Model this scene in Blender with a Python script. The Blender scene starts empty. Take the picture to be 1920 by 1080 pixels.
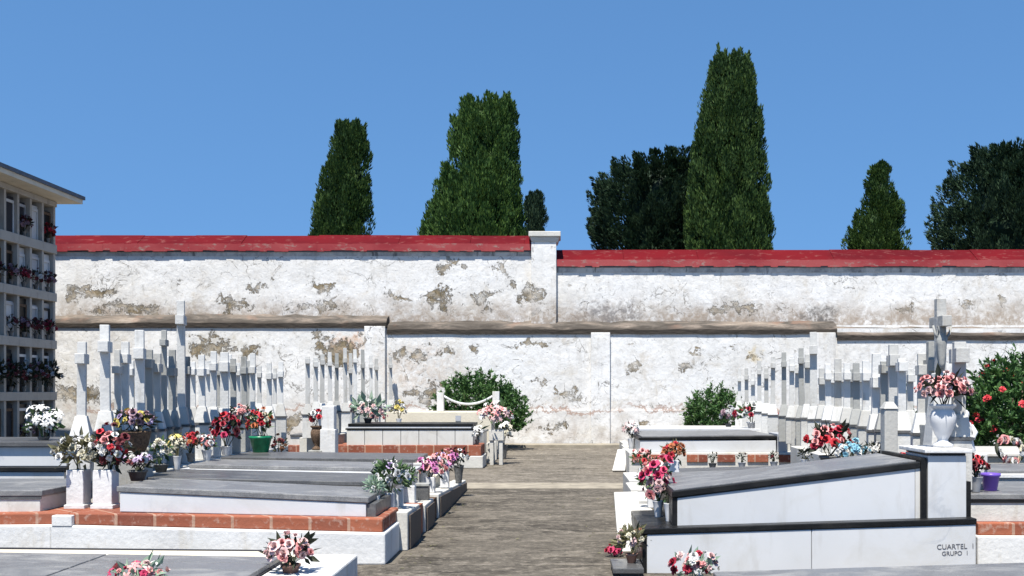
import bpy, bmesh, math, random
from mathutils import Vector, Matrix
random.seed(11)
R = random.random
def U(a, b): return a + (b - a) * random.random()
sc = bpy.context.scene
COL = sc.collection
# ------------------------------------------------------------------ camera frame used to read places off the photo
F, VX, HY, EYE = 1960.0, 1050.0, 735.0, 1.2
def X_(px, Y): return (px - VX) * Y / F
def Z_(py, Y): return EYE - (py - HY) * Y / F
cam = bpy.data.cameras.new('camera'); camo = bpy.data.objects.new('camera', cam); COL.objects.link(camo)
cam.sensor_width = 36; cam.lens = 36 * F / 1920
cam.shift_x = -(VX - 960) / 1920; cam.shift_y = (HY - 540) / 1920
cam.clip_start = 0.1; cam.clip_end = 3000
camo.location = (0, 0, EYE); camo.rotation_euler = (math.radians(90), 0, 0)
sc.camera = camo

# ------------------------------------------------------------------ light
SUN_EL, SUN_AZ = math.radians(65), math.radians(14)
S = Vector((-math.sin(SUN_AZ) * math.cos(SUN_EL), -math.cos(SUN_AZ) * math.cos(SUN_EL), math.sin(SUN_EL)))
w = bpy.data.worlds.new('World'); sc.world = w; w.use_nodes = True
wt = w.node_tree; wt.nodes.clear()
sky = wt.nodes.new('ShaderNodeTexSky'); sky.sky_type = 'NISHITA'; sky.sun_disc = False
sky.sun_elevation = SUN_EL; sky.sun_rotation = math.atan2(S.x, S.y) % (2 * math.pi)
sky.altitude = 0; sky.air_density = 1.0; sky.dust_density = 0.0; sky.ozone_density = 3.0
bg = wt.nodes.new('ShaderNodeBackground'); bg.inputs[1].default_value = 0.092
wo = wt.nodes.new('ShaderNodeOutputWorld')
tc = wt.nodes.new('ShaderNodeTexCoord'); mpz = wt.nodes.new('ShaderNodeVectorMath'); mpz.operation = 'MULTIPLY_ADD'
mpz.inputs[1].default_value = (1, 1, .6); mpz.inputs[2].default_value = (0, 0, .30)      # the clear dry-day sky has no pale band at the horizon
nz = wt.nodes.new('ShaderNodeVectorMath'); nz.operation = 'NORMALIZE'
wt.links.new(tc.outputs['Generated'], mpz.inputs[0]); wt.links.new(mpz.outputs[0], nz.inputs[0]); wt.links.new(nz.outputs[0], sky.inputs[0])
hs = wt.nodes.new('ShaderNodeHueSaturation'); hs.inputs['Saturation'].default_value = 1.14; hs.inputs['Value'].default_value = 1.07
wt.links.new(sky.outputs[0], hs.inputs['Color']); tn = wt.nodes.new('ShaderNodeMix'); tn.data_type = 'RGBA'; tn.blend_type = 'MULTIPLY'; tn.inputs[0].default_value = 1; tn.inputs[7].default_value = (.93, 1.03, 1.04, 1)
wt.links.new(hs.outputs[0], tn.inputs[6]); wt.links.new(tn.outputs[2], bg.inputs[0]); wt.links.new(bg.outputs[0], wo.inputs[0])
sl = bpy.data.lights.new('sun', 'SUN'); sl.energy = 5.0; sl.angle = math.radians(0.5); sl.color = (1.0, 0.955, 0.88)
so = bpy.data.objects.new('sun', sl); COL.objects.link(so)
so.rotation_euler = S.to_track_quat('Z', 'Y').to_euler(); so.location = (-20, -20, 40)
sc.cycles.diffuse_bounces = 3
sc.view_settings.view_transform = 'Standard'; sc.view_settings.look = 'None'
sc.view_settings.exposure = 0.88; sc.view_settings.gamma = 1.0

# ------------------------------------------------------------------ materials
def lin(c):
    return tuple(((v / 255) / 12.92 if v / 255 <= .04045 else ((v / 255 + .055) / 1.055) ** 2.4) for v in c) + (1.0,)
class Mat:
    def __init__(s, name, rough=.7, spec=.3):
        s.m = bpy.data.materials.new(name); s.m.use_nodes = True; s.t = s.m.node_tree
        s.b = s.t.nodes['Principled BSDF']; s.b.inputs['Roughness'].default_value = rough
        s.b.inputs['Specular IOR Level'].default_value = spec
        s.co = s.t.nodes.new('ShaderNodeTexCoord')
    def put(s, sock, v):
        if isinstance(v, bpy.types.NodeSocket): s.t.links.new(v, sock)
        elif v is not None:
            if hasattr(sock.default_value, '__len__') and not hasattr(v, '__len__'): v = (v,) * len(sock.default_value)
            if hasattr(sock.default_value, '__len__'): v = tuple(v)[:len(sock.default_value)]
            sock.default_value = v
    def pos(s, scale=(1, 1, 1), world=True):
        if world:
            g = s.t.nodes.new('ShaderNodeNewGeometry'); o = g.outputs['Position']
        else: o = s.co.outputs['Object']
        mp = s.t.nodes.new('ShaderNodeMapping'); s.t.links.new(o, mp.inputs[0]); mp.inputs['Scale'].default_value = scale
        return mp.outputs[0]
    def noise(s, scale, detail=4, rough=.55, dist=0, vec=None, sc=(1, 1, 1)):
        n = s.t.nodes.new('ShaderNodeTexNoise'); s.put(n.inputs['Vector'], vec or s.pos(sc))
        n.inputs['Scale'].default_value = scale; n.inputs['Detail'].default_value = detail
        n.inputs['Roughness'].default_value = rough; n.inputs['Distortion'].default_value = dist
        return n.outputs['Fac']
    def math(s, op, a, b=None, clamp=False):
        n = s.t.nodes.new('ShaderNodeMath'); n.operation = op; n.use_clamp = clamp
        s.put(n.inputs[0], a)
        if b is not None: s.put(n.inputs[1], b)
        return n.outputs[0]
    def step(s, v, a, b):
        n = s.t.nodes.new('ShaderNodeMapRange'); n.clamp = True
        s.put(n.inputs[0], v); n.inputs[1].default_value = a; n.inputs[2].default_value = b
        return n.outputs[0]
    def ramp(s, f, stops):
        n = s.t.nodes.new('ShaderNodeValToRGB'); s.put(n.inputs[0], f); e = n.color_ramp.elements
        while len(e) < len(stops): e.new(.5)
        for i, (p, c) in enumerate(stops): e[i].position = p; e[i].color = c
        return n.outputs[0]
    def mix(s, f, a, b, mode='MIX'):
        n = s.t.nodes.new('ShaderNodeMix'); n.data_type = 'RGBA'; n.blend_type = mode
        s.put(n.inputs[0], f); s.put(n.inputs[6], a); s.put(n.inputs[7], b)
        return n.outputs[2]
    def bump(s, h, strength=.3, dist=.02):
        n = s.t.nodes.new('ShaderNodeBump'); s.put(n.inputs['Height'], h)
        n.inputs['Strength'].default_value = strength; n.inputs['Distance'].default_value = dist
        s.t.links.new(n.outputs[0], s.b.inputs['Normal'])
    def color(s, c): s.put(s.b.inputs['Base Color'], c); return s.m
    def rgh(s, v): s.put(s.b.inputs['Roughness'], v)
    def island(s):
        g = s.t.nodes.new('ShaderNodeNewGeometry'); return g.outputs['Random Per Island']
    def objrand(s):
        g = s.t.nodes.new('ShaderNodeObjectInfo'); return g.outputs['Random']
def g(v, k=(1, 1, 1)): return (v * k[0], v * k[1], v * k[2], 1)

def m_simple(name, col, rough=.6, var=.25, scale=8, spec=.3, bump=.0):
    m = Mat(name, rough, spec); n = m.noise(scale, 5)
    lo = tuple(v * (1 - var) for v in col[:3]) + (1,); hi = tuple(min(1, v * (1 + var * .6)) for v in col[:3]) + (1,)
    if bump: m.bump(n, bump, .01)
    return m.color(m.ramp(n, [(.3, lo), (.7, hi)]))

# white painted masonry with rain grime
def m_paint(name, base=(.60, .595, .575), dirt=.6, warm=(.42, .38, .31), vary=0):
    m = Mat(name, .75, .2)
    a = m.noise(3, 6, .6); b = m.noise(9, 5, .6, sc=(1, 1, .22)); c = m.noise(42, 3)
    col = m.mix(m.step(a, .45, .8), base + (1,), tuple(v * .82 for v in base) + (1,))
    if vary: col = m.mix(m.math('MULTIPLY', m.math('POWER', m.objrand(), 1.6), vary), col, (base[0] * .42, base[1] * .41, base[2] * .38, 1))
    col = m.mix(m.math('MULTIPLY', m.step(b, .56, .74), dirt), col, warm + (1,))
    col = m.mix(m.math('MULTIPLY', m.step(c, .62, .75), .35), col, (.3, .28, .25, 1))
    lic = m.math('MULTIPLY', m.step(m.noise(11, 6, .7, .5), .60, .68), m.step(m.noise(1.7, 3), .45, .6))
    col = m.mix(m.math('MULTIPLY', lic, .5), col, (.17, .155, .12, 1))
    m.bump(m.noise(28, 5), .35, .012)
    return m.color(col)
WHITE = m_paint('white_paint')
WHITE_OLD = m_paint('old_white_paint', (.52, .505, .46), .75)
CREAM = m_paint('cream_paint', (.56, .51, .405), .35)
STONE = m_paint('cross_stone', (.58, .575, .55), .75, (.30, .28, .24), .6)
STONE_GREY = m_paint('weathered_stone', (.30, .30, .28), .8, (.13, .12, .1))

def m_marble(name, base, vein, rough=.35, vs=2.2):
    m = Mat(name, rough, .4)
    n = m.noise(vs, 8, .62, 1.2); v = m.math('ABSOLUTE', m.math('SUBTRACT', n, .5))
    f = m.math('SUBTRACT', 1.0, m.step(v, .0, .035))
    f = m.math('MULTIPLY', f, m.step(m.noise(1.1, 3), .5, .7))
    col = m.mix(m.step(m.noise(1.5, 5), .35, .7), base + (1,), tuple(x * .9 for x in base) + (1,))
    col = m.mix(m.math('MULTIPLY', f, .55), col, vein + (1,))
    lg = m.math('MULTIPLY', m.step(m.noise(2.1, 7, .7, .7), .5, .72), .4); col = m.mix(lg, col, tuple(x * k for x, k in zip(base, (.72, .68, .58))) + (1,))
    st = m.step(m.noise(7, 5, .6, sc=(1, 1, .2)), .58, .78)
    col = m.mix(m.math('MULTIPLY', st, .5), col, (.33, .31, .27, 1))
    return m.color(col)
MARBLE = m_marble('white_marble', (.54, .545, .545), (.30, .32, .35))
MARBLE_W = m_marble('warm_marble', (.56, .545, .505), (.36, .33, .29))
MARBLE_G = m_marble('grey_marble', (.36, .37, .39), (.2, .2, .22))

def m_granite(name, lo, hi, rough=.38, streak=1.0):
    m = Mat(name, rough, .5 if streak > .5 else .2)
    n = m.noise(160, 2); l = m.noise(4, 8, .7, .8, sc=(.6, 1.1, 1))
    col = m.ramp(n, [(.35, g(lo)), (.62, g(hi))])
    col = m.mix(m.math('MULTIPLY', m.step(l, .48, .75), .6), col, g(hi * 1.9 + .05 * streak, (1, .97, .9)))
    m.rgh(m.math('ADD', m.math('MULTIPLY', m.step(l, .4, .7), .3), rough))
    return m.color(col)
GRANITE = m_granite('grey_granite', .10, .17, .3)
GRANITE_B = m_granite('black_granite', .006, .013, .28, .15)
GRANITE_D = m_granite('dark_granite', .05, .09, .28, .8)

def m_brick():
    m = Mat('red_brick', .85, .15)
    sx = m.t.nodes.new('ShaderNodeSeparateXYZ'); gg = m.t.nodes.new('ShaderNodeNewGeometry'); m.t.links.new(gg.outputs['Position'], sx.inputs[0])
    cb = m.t.nodes.new('ShaderNodeCombineXYZ')
    m.t.links.new(m.math('ADD', sx.outputs[0], sx.outputs[1]), cb.inputs[0]); cb.inputs[1].default_value = .06
    n1 = m.noise(4, 4); n2 = m.noise(22, 5)
    bt = m.t.nodes.new('ShaderNodeTexBrick'); m.t.links.new(cb.outputs[0], bt.inputs['Vector'])
    bt.inputs['Scale'].default_value = 1; bt.inputs['Brick Width'].default_value = .27; bt.inputs['Row Height'].default_value = .5
    bt.inputs['Mortar Size'].default_value = .011; bt.inputs['Bias'].default_value = -.1
    bt.inputs['Color1'].default_value = (.29, .095, .052, 1); bt.inputs['Color2'].default_value = (.15, .045, .03, 1); bt.inputs['Mortar'].default_value = (.34, .21, .15, 1)
    col = m.mix(m.math('MULTIPLY', m.step(n1, .45, .75), .5), bt.outputs['Color'], (.24, .10, .065, 1))
    col = m.mix(m.math('MULTIPLY', m.step(n2, .55, .7), .55), col, (.42, .31, .25, 1))
    m.bump(n2, .5, .01)
    return m.color(col)
BRICK = m_brick()

def m_path(name, k, warm):
    m = Mat(name, .9, .15)
    a = m.noise(1.3, 9, .66, .4, sc=(.6, 1.2, 1)); b = m.noise(4.8, 9, .74, .7, sc=(.7, 1.15, 1)); c = m.noise(70, 4, .65); d = m.noise(.45, 4, .6); e = m.noise(17, 5, .7)
    def q(v): return (v * k * 1.0, v * k * (.885 - .02 * warm), v * k * (.735 - .06 * warm), 1)
    col = m.ramp(a, [(.3, q(.10)), (.48, q(.165)), (.66, q(.24))])
    col = m.mix(m.math('MULTIPLY', m.step(b, .52, .64), .7), col, q(.42))
    col = m.mix(m.math('MULTIPLY', m.step(b, .47, .34), .85), col, q(.04))
    col = m.mix(m.math('MULTIPLY', m.step(e, .53, .64), .65), col, q(.05))
    col = m.mix(m.math('MULTIPLY', m.step(e, .45, .35), .55), col, q(.44))
    col = m.mix(m.math('MULTIPLY', m.step(c, .54, .72), .55), col, q(.07))
    col = m.mix(m.math('MULTIPLY', m.step(d, .5, .62), .3), col, q(.28))
    # cast joints every couple of metres
    sx = m.t.nodes.new('ShaderNodeSeparateXYZ'); gg = m.t.nodes.new('ShaderNodeNewGeometry'); m.t.links.new(gg.outputs['Position'], sx.inputs[0])
    y = m.math('ADD', sx.outputs[1], m.math('MULTIPLY', m.math('SUBTRACT', a, .5), .12))
    jn = m.step(m.math('ABSOLUTE', m.math('SUBTRACT', m.math('FRACT', m.math('MULTIPLY', y, .62)), .5)), .022, .008)
    col = m.mix(m.math('MULTIPLY', m.math('MULTIPLY', jn, m.step(b, .42, .56)), .55), col, q(.42))
    m.bump(m.math('ADD', b, m.math('MULTIPLY', e, .8)), 1.0, .03)
    return m.color(col)
PATH = m_path('path_concrete', .62, .6)
PATH2 = m_path('far_path_concrete', .78, .6)
GROUND = m_simple('cement_ground', (.135, .118, .094), .9, .35, 1.6, .15, .4)
STRIP = m_simple('pale_concrete_strip', (.27, .238, .185), .9, .3, 5, .15, .4)
SOIL = m_simple('brown_soil', (.10, .065, .045), .95, .5, 14, .1, .6)

def m_wall():
    m = Mat('peeling_limewash', .88, .12)
    geo = m.t.nodes.new('ShaderNodeNewGeometry'); P = geo.outputs['Position']
    sx = m.t.nodes.new('ShaderNodeSeparateXYZ'); m.t.links.new(P, sx.inputs[0]); x, z = sx.outputs[0], sx.outputs[2]
    wx = m.math('MULTIPLY', m.math('SUBTRACT', m.noise(1.9, 7, .72), .5), 1.5)
    wz = m.math('MULTIPLY', m.math('SUBTRACT', m.noise(2.3, 7, .72, sc=(1, 1, 1.01)), .5), 1.05)
    xd = m.math('ADD', x, wx); zd = m.math('ADD', z, wz)
    patches = [  # px, py, half width px, half height px, exposed amount
        (165, 545, 52, 12), (230, 580, 95, 12), (130, 560, 20, 12), (475, 540, 24, 12), (440, 570, 34, 16), (610, 540, 32, 12), (590, 575, 60, 10),
        (740, 555, 34, 6), (822, 560, 42, 26), (845, 495, 24, 8), (906, 562, 22, 24), (955, 528, 16, 14), (1003, 552, 26, 15), (940, 505, 12, 12),
        (1350, 582, 20, 12), (1393, 580, 24, 12), (400, 650, 56, 18), (470, 655, 30, 10), (640, 660, 50, 34), (600, 640, 24, 18), (780, 668, 36, 16), (835, 655, 18, 10),
        (890, 655, 20, 10), (1010, 715, 22, 5), (1070, 735, 20, 6), (1010, 650, 36, 6), (1180, 690, 8, 15), (1282, 690, 11, 14), (1300, 663, 20, 5), (1376, 658, 9, 8),
        (1418, 666, 10, 10), (300, 590, 40, 8), (150, 740, 60, 16), (800, 735, 40, 18), (1190, 800, 26, 10), (1040, 800, 34, 9), (560, 790, 40, 14), (1700, 575, 14, 6), (1810, 570, 16, 8), (1880, 560, 12, 6)]
    best = None
    for (px, py, rx, rz) in patches:
        cx, cz = X_(px, 23.5), Z_(py, 23.5); rx, rz = rx / 83.4, rz / 83.4
        dx = m.math('MULTIPLY', m.math('SUBTRACT', xd, cx), 1 / rx); dz = m.math('MULTIPLY', m.math('SUBTRACT', zd, cz), 1 / rz)
        d = m.math('ADD', m.math('MULTIPLY', dx, dx), m.math('MULTIPLY', dz, dz))
        best = d if best is None else m.math('MINIMUM', best, d)
    e = m.math('SUBTRACT', 1.15, m.math('SQRT', best))
    n1 = m.noise(3.4, 9, .72, 1.0); n2 = m.noise(9, 6, .65, .5)
    e = m.math('ADD', e, m.math('MULTIPLY', m.math('SUBTRACT', n1, .5), 3.8))
    n3 = m.noise(7, 8, .75, .6)
    hole = m.math('MULTIPLY', m.step(e, .42, .52), m.step(n3, .36, .44)); hole = m.math('MULTIPLY', hole, m.math('ADD', m.math('MULTIPLY', m.step(m.noise(2.4, 5, .6), .36, .58), .65), .35)); rim = m.math('MULTIPLY', m.step(e, .28, .42), m.math('SUBTRACT', 1.0, m.step(e, .5, .7)))
    # scattered flaking everywhere
    fl = m.step(n1, .64, .665); rim2 = m.math('SUBTRACT', m.step(n1, .615, .635), fl)
    # base limewash, patchy
    col = m.mix(m.step(m.noise(1.1, 6, .6), .42, .68), (.66, .652, .63, 1), (.58, .565, .53, 1))
    col = m.mix(m.math('MULTIPLY', m.math('MULTIPLY', m.step(m.noise(4.2, 9, .75, .9), .52, .66), m.step(m.noise(.8, 3), .38, .6)), .6), col, (.36, .345, .315, 1))
    col = m.mix(m.math('MULTIPLY', m.step(m.noise(13, 6, .7, .8), .56, .68), .35), col, (.31, .30, .28, 1))
    oc = m.math('MULTIPLY', m.step(m.noise(1.5, 8, .7, .8), .50, .66), m.step(m.noise(6, 6, .7), .38, .58))
    oc = m.math('MULTIPLY', oc, m.math('SUBTRACT', 1.0, m.math('MULTIPLY', m.step(z, 3.6, 4.1), .7)))
    col = m.mix(m.math('MULTIPLY', oc, .55), col, (.40, .345, .265, 1))
    gr = m.math('MULTIPLY', m.step(m.noise(2.6, 8, .72, .5, sc=(1, 1, .45)), .53, .68), m.step(x, -2.0, 1.0))
    col = m.mix(m.math('MULTIPLY', gr, .32), col, (.33, .325, .31, 1))
    # curved lifting edges of the flakes
    n4 = m.noise(1.9, 5, .55, .9)
    arc = m.math('MULTIPLY', m.math('SUBTRACT', 1.0, m.step(m.math('ABSOLUTE', m.math('SUBTRACT', n4, .5)), .004, .016)), m.step(m.noise(1.3, 4, .6, .2), .5, .6))
    arc = m.math('MULTIPLY', arc, m.step(n3, .4, .5))
    col = m.mix(m.math('MULTIPLY', arc, .8), col, (.10, .09, .075, 1))
    # stains along the foot of the upper wall and of the lower wall
    lowu = m.math('MULTIPLY', m.step(z, 3.55, 2.85), m.step(z, 2.75, 2.8)); lowl = m.math('MULTIPLY', m.step(z, 1.25, .2), .8)
    st = m.math('MULTIPLY', m.math('ADD', lowu, lowl, True), m.step(m.noise(1.9, 6, .65, .4, sc=(1, 1, .7)), .44, .66))
    col = m.mix(m.math('MULTIPLY', st, .8), col, (.29, .24, .19, 1))
    ld = m.math('MULTIPLY', m.step(m.math('ADD', z, m.math('MULTIPLY', m.math('SUBTRACT', n1, .5), 1.1)), 3.28, 2.86), m.step(z, 2.7, 2.72))
    col = m.mix(m.math('MULTIPLY', m.math('MULTIPLY', ld, m.step(n2, .3, .55)), .8), col, (.25, .195, .145, 1))
    dr = m.math('MULTIPLY', m.step(m.noise(6.5, 5, .62, .1, sc=(1, 1, .07)), .56, .70), m.step(m.noise(.9, 3), .42, .6))
    col = m.mix(m.math('MULTIPLY', dr, .28), col, (.27, .245, .21, 1))
    # warm bare zone left of the bush and left of the niches
    for (px, py, rx, rz, a, c) in ((790, 690, 75, 50, .55, (.45, .36, .28, 1)), (140, 700, 60, 60, .35, (.47, .42, .33, 1)), (650, 655, 30, 30, .8, (.5, .27, .13, 1)), (1150, 585, 60, 18, .8, (.17, .16, .155, 1)), (1545, 588, 38, 14, .9, (.12, .115, .11, 1)), (420, 650, 60, 20, .6, (.40, .37, .29, 1)), (1418, 666, 14, 18, .7, (.5, .39, .2, 1))):
        cx, cz = X_(px, 23.5), Z_(py, 23.5); rx, rz = rx / 83.4, rz / 83.4
        dx = m.math('MULTIPLY', m.math('SUBTRACT', xd, cx), 1 / rx); dz = m.math('MULTIPLY', m.math('SUBTRACT', zd, cz), 1 / rz)
        d = m.math('ADD', m.math('MULTIPLY', dx, dx), m.math('MULTIPLY', dz, dz))
        f = m.math('MULTIPLY', m.step(d, 1.6, .2), m.step(n2, .38, .6))
        col = m.mix(m.math('MULTIPLY', f, a), col, c)
    # rain streaks under the coping
    s1 = m.step(m.noise(5.5, 4, .6, sc=(1, 1, .05)), .63, .72)
    sk = m.math('MULTIPLY', m.math('MULTIPLY', s1, m.step(z, 3.35, 3.95)), m.step(x, 2.2, 3.6))
    sk = m.math('MULTIPLY', sk, m.step(x, 6.4, 4.6))
    col = m.mix(m.math('MULTIPLY', sk, .75), col, (.09, .09, .09, 1))
    # exposed render, dark edges, flakes
    ex = m.ramp(n2, [(.3, (.085, .068, .04, 1)), (.5, (.20, .16, .10, 1)), (.72, (.36, .29, .20, 1))])
    col = m.mix(hole, col, ex)
    col = m.mix(m.math('MULTIPLY', rim, .7), col, (.075, .07, .06, 1))
    col = m.mix(m.math('MULTIPLY', fl, .65), col, (.36, .325, .27, 1))
    col = m.mix(m.math('MULTIPLY', rim2, .5), col, (.2, .185, .16, 1))
    sp = m.step(m.noise(15, 3, .6, .4), .655, .70)
    col = m.mix(m.math('MULTIPLY', sp, .6), col, (.25, .235, .21, 1))
    # thin reddish line where the footing begins
    ln = m.math('MULTIPLY', m.step(m.math('ABSOLUTE', m.math('SUBTRACT', zd, .83)), .05, .02), m.step(m.noise(1.0, 3), .38, .5))
    col = m.mix(m.math('MULTIPLY', ln, .75), col, (.30, .19, .14, 1))
    h = m.math('SUBTRACT', m.math('MULTIPLY', n2, .6), m.math('ADD', hole, m.math('MULTIPLY', fl, .5)))
    m.bump(m.math('ADD', h, m.math('MULTIPLY', m.noise(1.6, 3), 1.5)), .55, .035)
    return m.color(col)
WALL = m_wall()
def m_ledge():
    m = Mat('weathered_ledge', .9, .15)
    a = m.noise(2.2, 7, .66, .5, sc=(.5, 1, 2.2)); b = m.noise(11, 6, .65, sc=(.4, 1, 1))
    col = m.ramp(a, [(.3, (.04, .033, .027, 1)), (.47, (.098, .085, .072, 1)), (.6, (.19, .155, .125, 1)), (.75, (.31, .27, .225, 1))])
    col = m.mix(m.math('MULTIPLY', m.step(b, .55, .68), .55), col, (.05, .045, .035, 1))
    col = m.mix(m.math('MULTIPLY', m.step(m.noise(1.2, 5), .57, .65), .6), col, (.20, .125, .09, 1))
    sg = m.t.nodes.new('ShaderNodeSeparateXYZ'); m.t.links.new(m.co.outputs['Generated'], sg.inputs[0])   # darker towards the drip edge
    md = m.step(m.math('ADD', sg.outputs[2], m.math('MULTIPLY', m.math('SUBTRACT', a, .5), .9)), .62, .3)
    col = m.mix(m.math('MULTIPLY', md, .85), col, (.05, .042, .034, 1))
    m.bump(b, .8, .03); return m.color(col)
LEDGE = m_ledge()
def m_red(name, c1, c2, wear, amt):
    m = Mat(name, .75, .08)
    a = m.noise(1.3, 5, sc=(.6, 1, 1)); b = m.noise(7, 7, .7, .5, sc=(.6, 1, 1.4))
    col = m.mix(m.step(a, .35, .65), c1, c2)
    col = m.mix(m.math('MULTIPLY', m.step(b, .56, .68), amt), col, wear)
    m.bump(b, .3, .01); return m.color(col)
RED = m_red('red_coping_paint', (.115, .0045, .007, 1), (.075, .0035, .006, 1), (.17, .06, .052, 1), .8)
PINK_LIP = m_red('faded_red_edge', (.30, .065, .065, 1), (.22, .028, .034, 1), (.25, .21, .18, 1), .9)
def m_cornice():
    m = Mat('grey_cornice', .9, .15)
    b = m.noise(6, 6, .7, .3, sc=(.7, 1, .5)); s1 = m.step(m.noise(6, 4, .6, sc=(1, 1, .05)), .6, .68)
    col = m.ramp(b, [(.35, (.25, .25, .245, 1)), (.6, (.52, .51, .48, 1))])
    col = m.mix(m.math('MULTIPLY', s1, .7), col, (.06, .06, .06, 1)); return m.color(col)
CORNICE = m_cornice()
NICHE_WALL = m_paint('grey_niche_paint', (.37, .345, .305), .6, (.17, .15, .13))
SOFFIT = m_paint('cream_soffit', (.60, .54, .43), .4)
FASCIA = m_simple('blue_grey_fascia', (.10, .12, .15), .6)
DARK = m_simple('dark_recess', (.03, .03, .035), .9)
IRON = m_simple('black_iron', (.02, .02, .022), .5)
WICKER = m_simple('brown_wicker', (.13, .085, .055), .8, .6, 60, .2, .8)
TERRA = m_simple('brown_pot', (.30, .17, .13), .7)
CERAMIC = m_simple('white_ceramic', (.56, .56, .56), .3, .1)
GREYPOT = m_simple('grey_pot', (.12, .12, .115), .6, .5, 30)
PURPLE = m_simple('purple_plastic', (.14, .075, .40), .35, .15)
GREENFOIL = m_simple('green_foil', (.015, .19, .09), .3, .4, 30)
PANEL = m_paint('brown_kerb_panel', (.10, .082, .068), .6, (.04, .03, .022))
CHAIN = m_simple('pale_chain', (.55, .56, .56), .4)
TEXTM = m_simple('dark_lettering', (.11, .11, .12), .7)
BARK = m_simple('tree_bark', (.12, .09, .065), .9, .5, 12, .1, .7)

def m_leaf(name, dark, mid, light, spec=.25, noise=1.6):
    m = Mat(name, .6, spec)
    i = m.island(); n = m.noise(noise, 4)
    f = m.math('ADD', m.math('MULTIPLY', i, .3), m.math('MULTIPLY', n, .75))
    col = m.ramp(f, [(.22, dark + (1,)), (.52, mid + (1,)), (.85, light + (1,))])
    m.color(col)
    tr = m.t.nodes.new('ShaderNodeBsdfTranslucent'); m.t.links.new(col, tr.inputs[0])
    mx = m.t.nodes.new('ShaderNodeMixShader'); mx.inputs[0].default_value = .18
    out = m.t.nodes['Material Output']
    m.t.links.new(m.b.outputs[0], mx.inputs[1]); m.t.links.new(tr.outputs[0], mx.inputs[2]); m.t.links.new(mx.outputs[0], out.inputs[0])
    return m.m
CYP = m_leaf('cypress_foliage', (.010, .026, .008), (.040, .082, .018), (.10, .155, .036))
CYP_B = m_leaf('bright_cypress_foliage', (.013, .036, .009), (.050, .105, .021), (.12, .20, .042))
CYP_D = m_leaf('dark_conifer_foliage', (.008, .019, .011), (.023, .049, .024), (.062, .10, .048))
BUSH = m_leaf('shrub_foliage', (.018, .045, .013), (.045, .11, .026), (.13, .23, .06), .4, 3)
LEAF = m_leaf('bouquet_leaf', (.018, .045, .018), (.05, .10, .035), (.13, .18, .08), .3, 9)
LEAF_OL = m_leaf('olive_leaf', (.05, .05, .025), (.13, .125, .06), (.25, .23, .14), .2, 9)
LEAF_PALE = m_leaf('pale_leaf', (.12, .19, .13), (.24, .33, .24), (.40, .47, .36), .2, 9)
LEAF_DK = m_leaf('dark_leaf', (.012, .016, .012), (.025, .032, .02), (.06, .06, .035), .2, 9)
def m_petal(name, c):
    m = Mat(name, .6, .2); i = m.island()
    m.color(m.ramp(i, [(0, tuple(v * .7 for v in c) + (1,)), (1, tuple(min(.9, v * 1.15 + .02) for v in c) + (1,))])); return m.m
PET = {k: m_petal('petal_' + k, v) for k, v in dict(
    white=(.58, .57, .54), cream=(.50, .46, .34), pink=(.58, .24, .23), palepink=(.60, .40, .38), hotpink=(.46, .035, .10), red=(.42, .02, .03),
    crimson=(.30, .015, .035), orange=(.42, .13, .05), blue=(.22, .45, .55), lilac=(.42, .32, .48), mauve=(.26, .16, .19), magenta=(.58, .20, .40),
    yellow=(.55, .45, .12), brown=(.2, .09, .045), grey=(.42, .42, .42), oleander=(.55, .04, .05), darkred=(.11, .015, .02)).items()}

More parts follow.
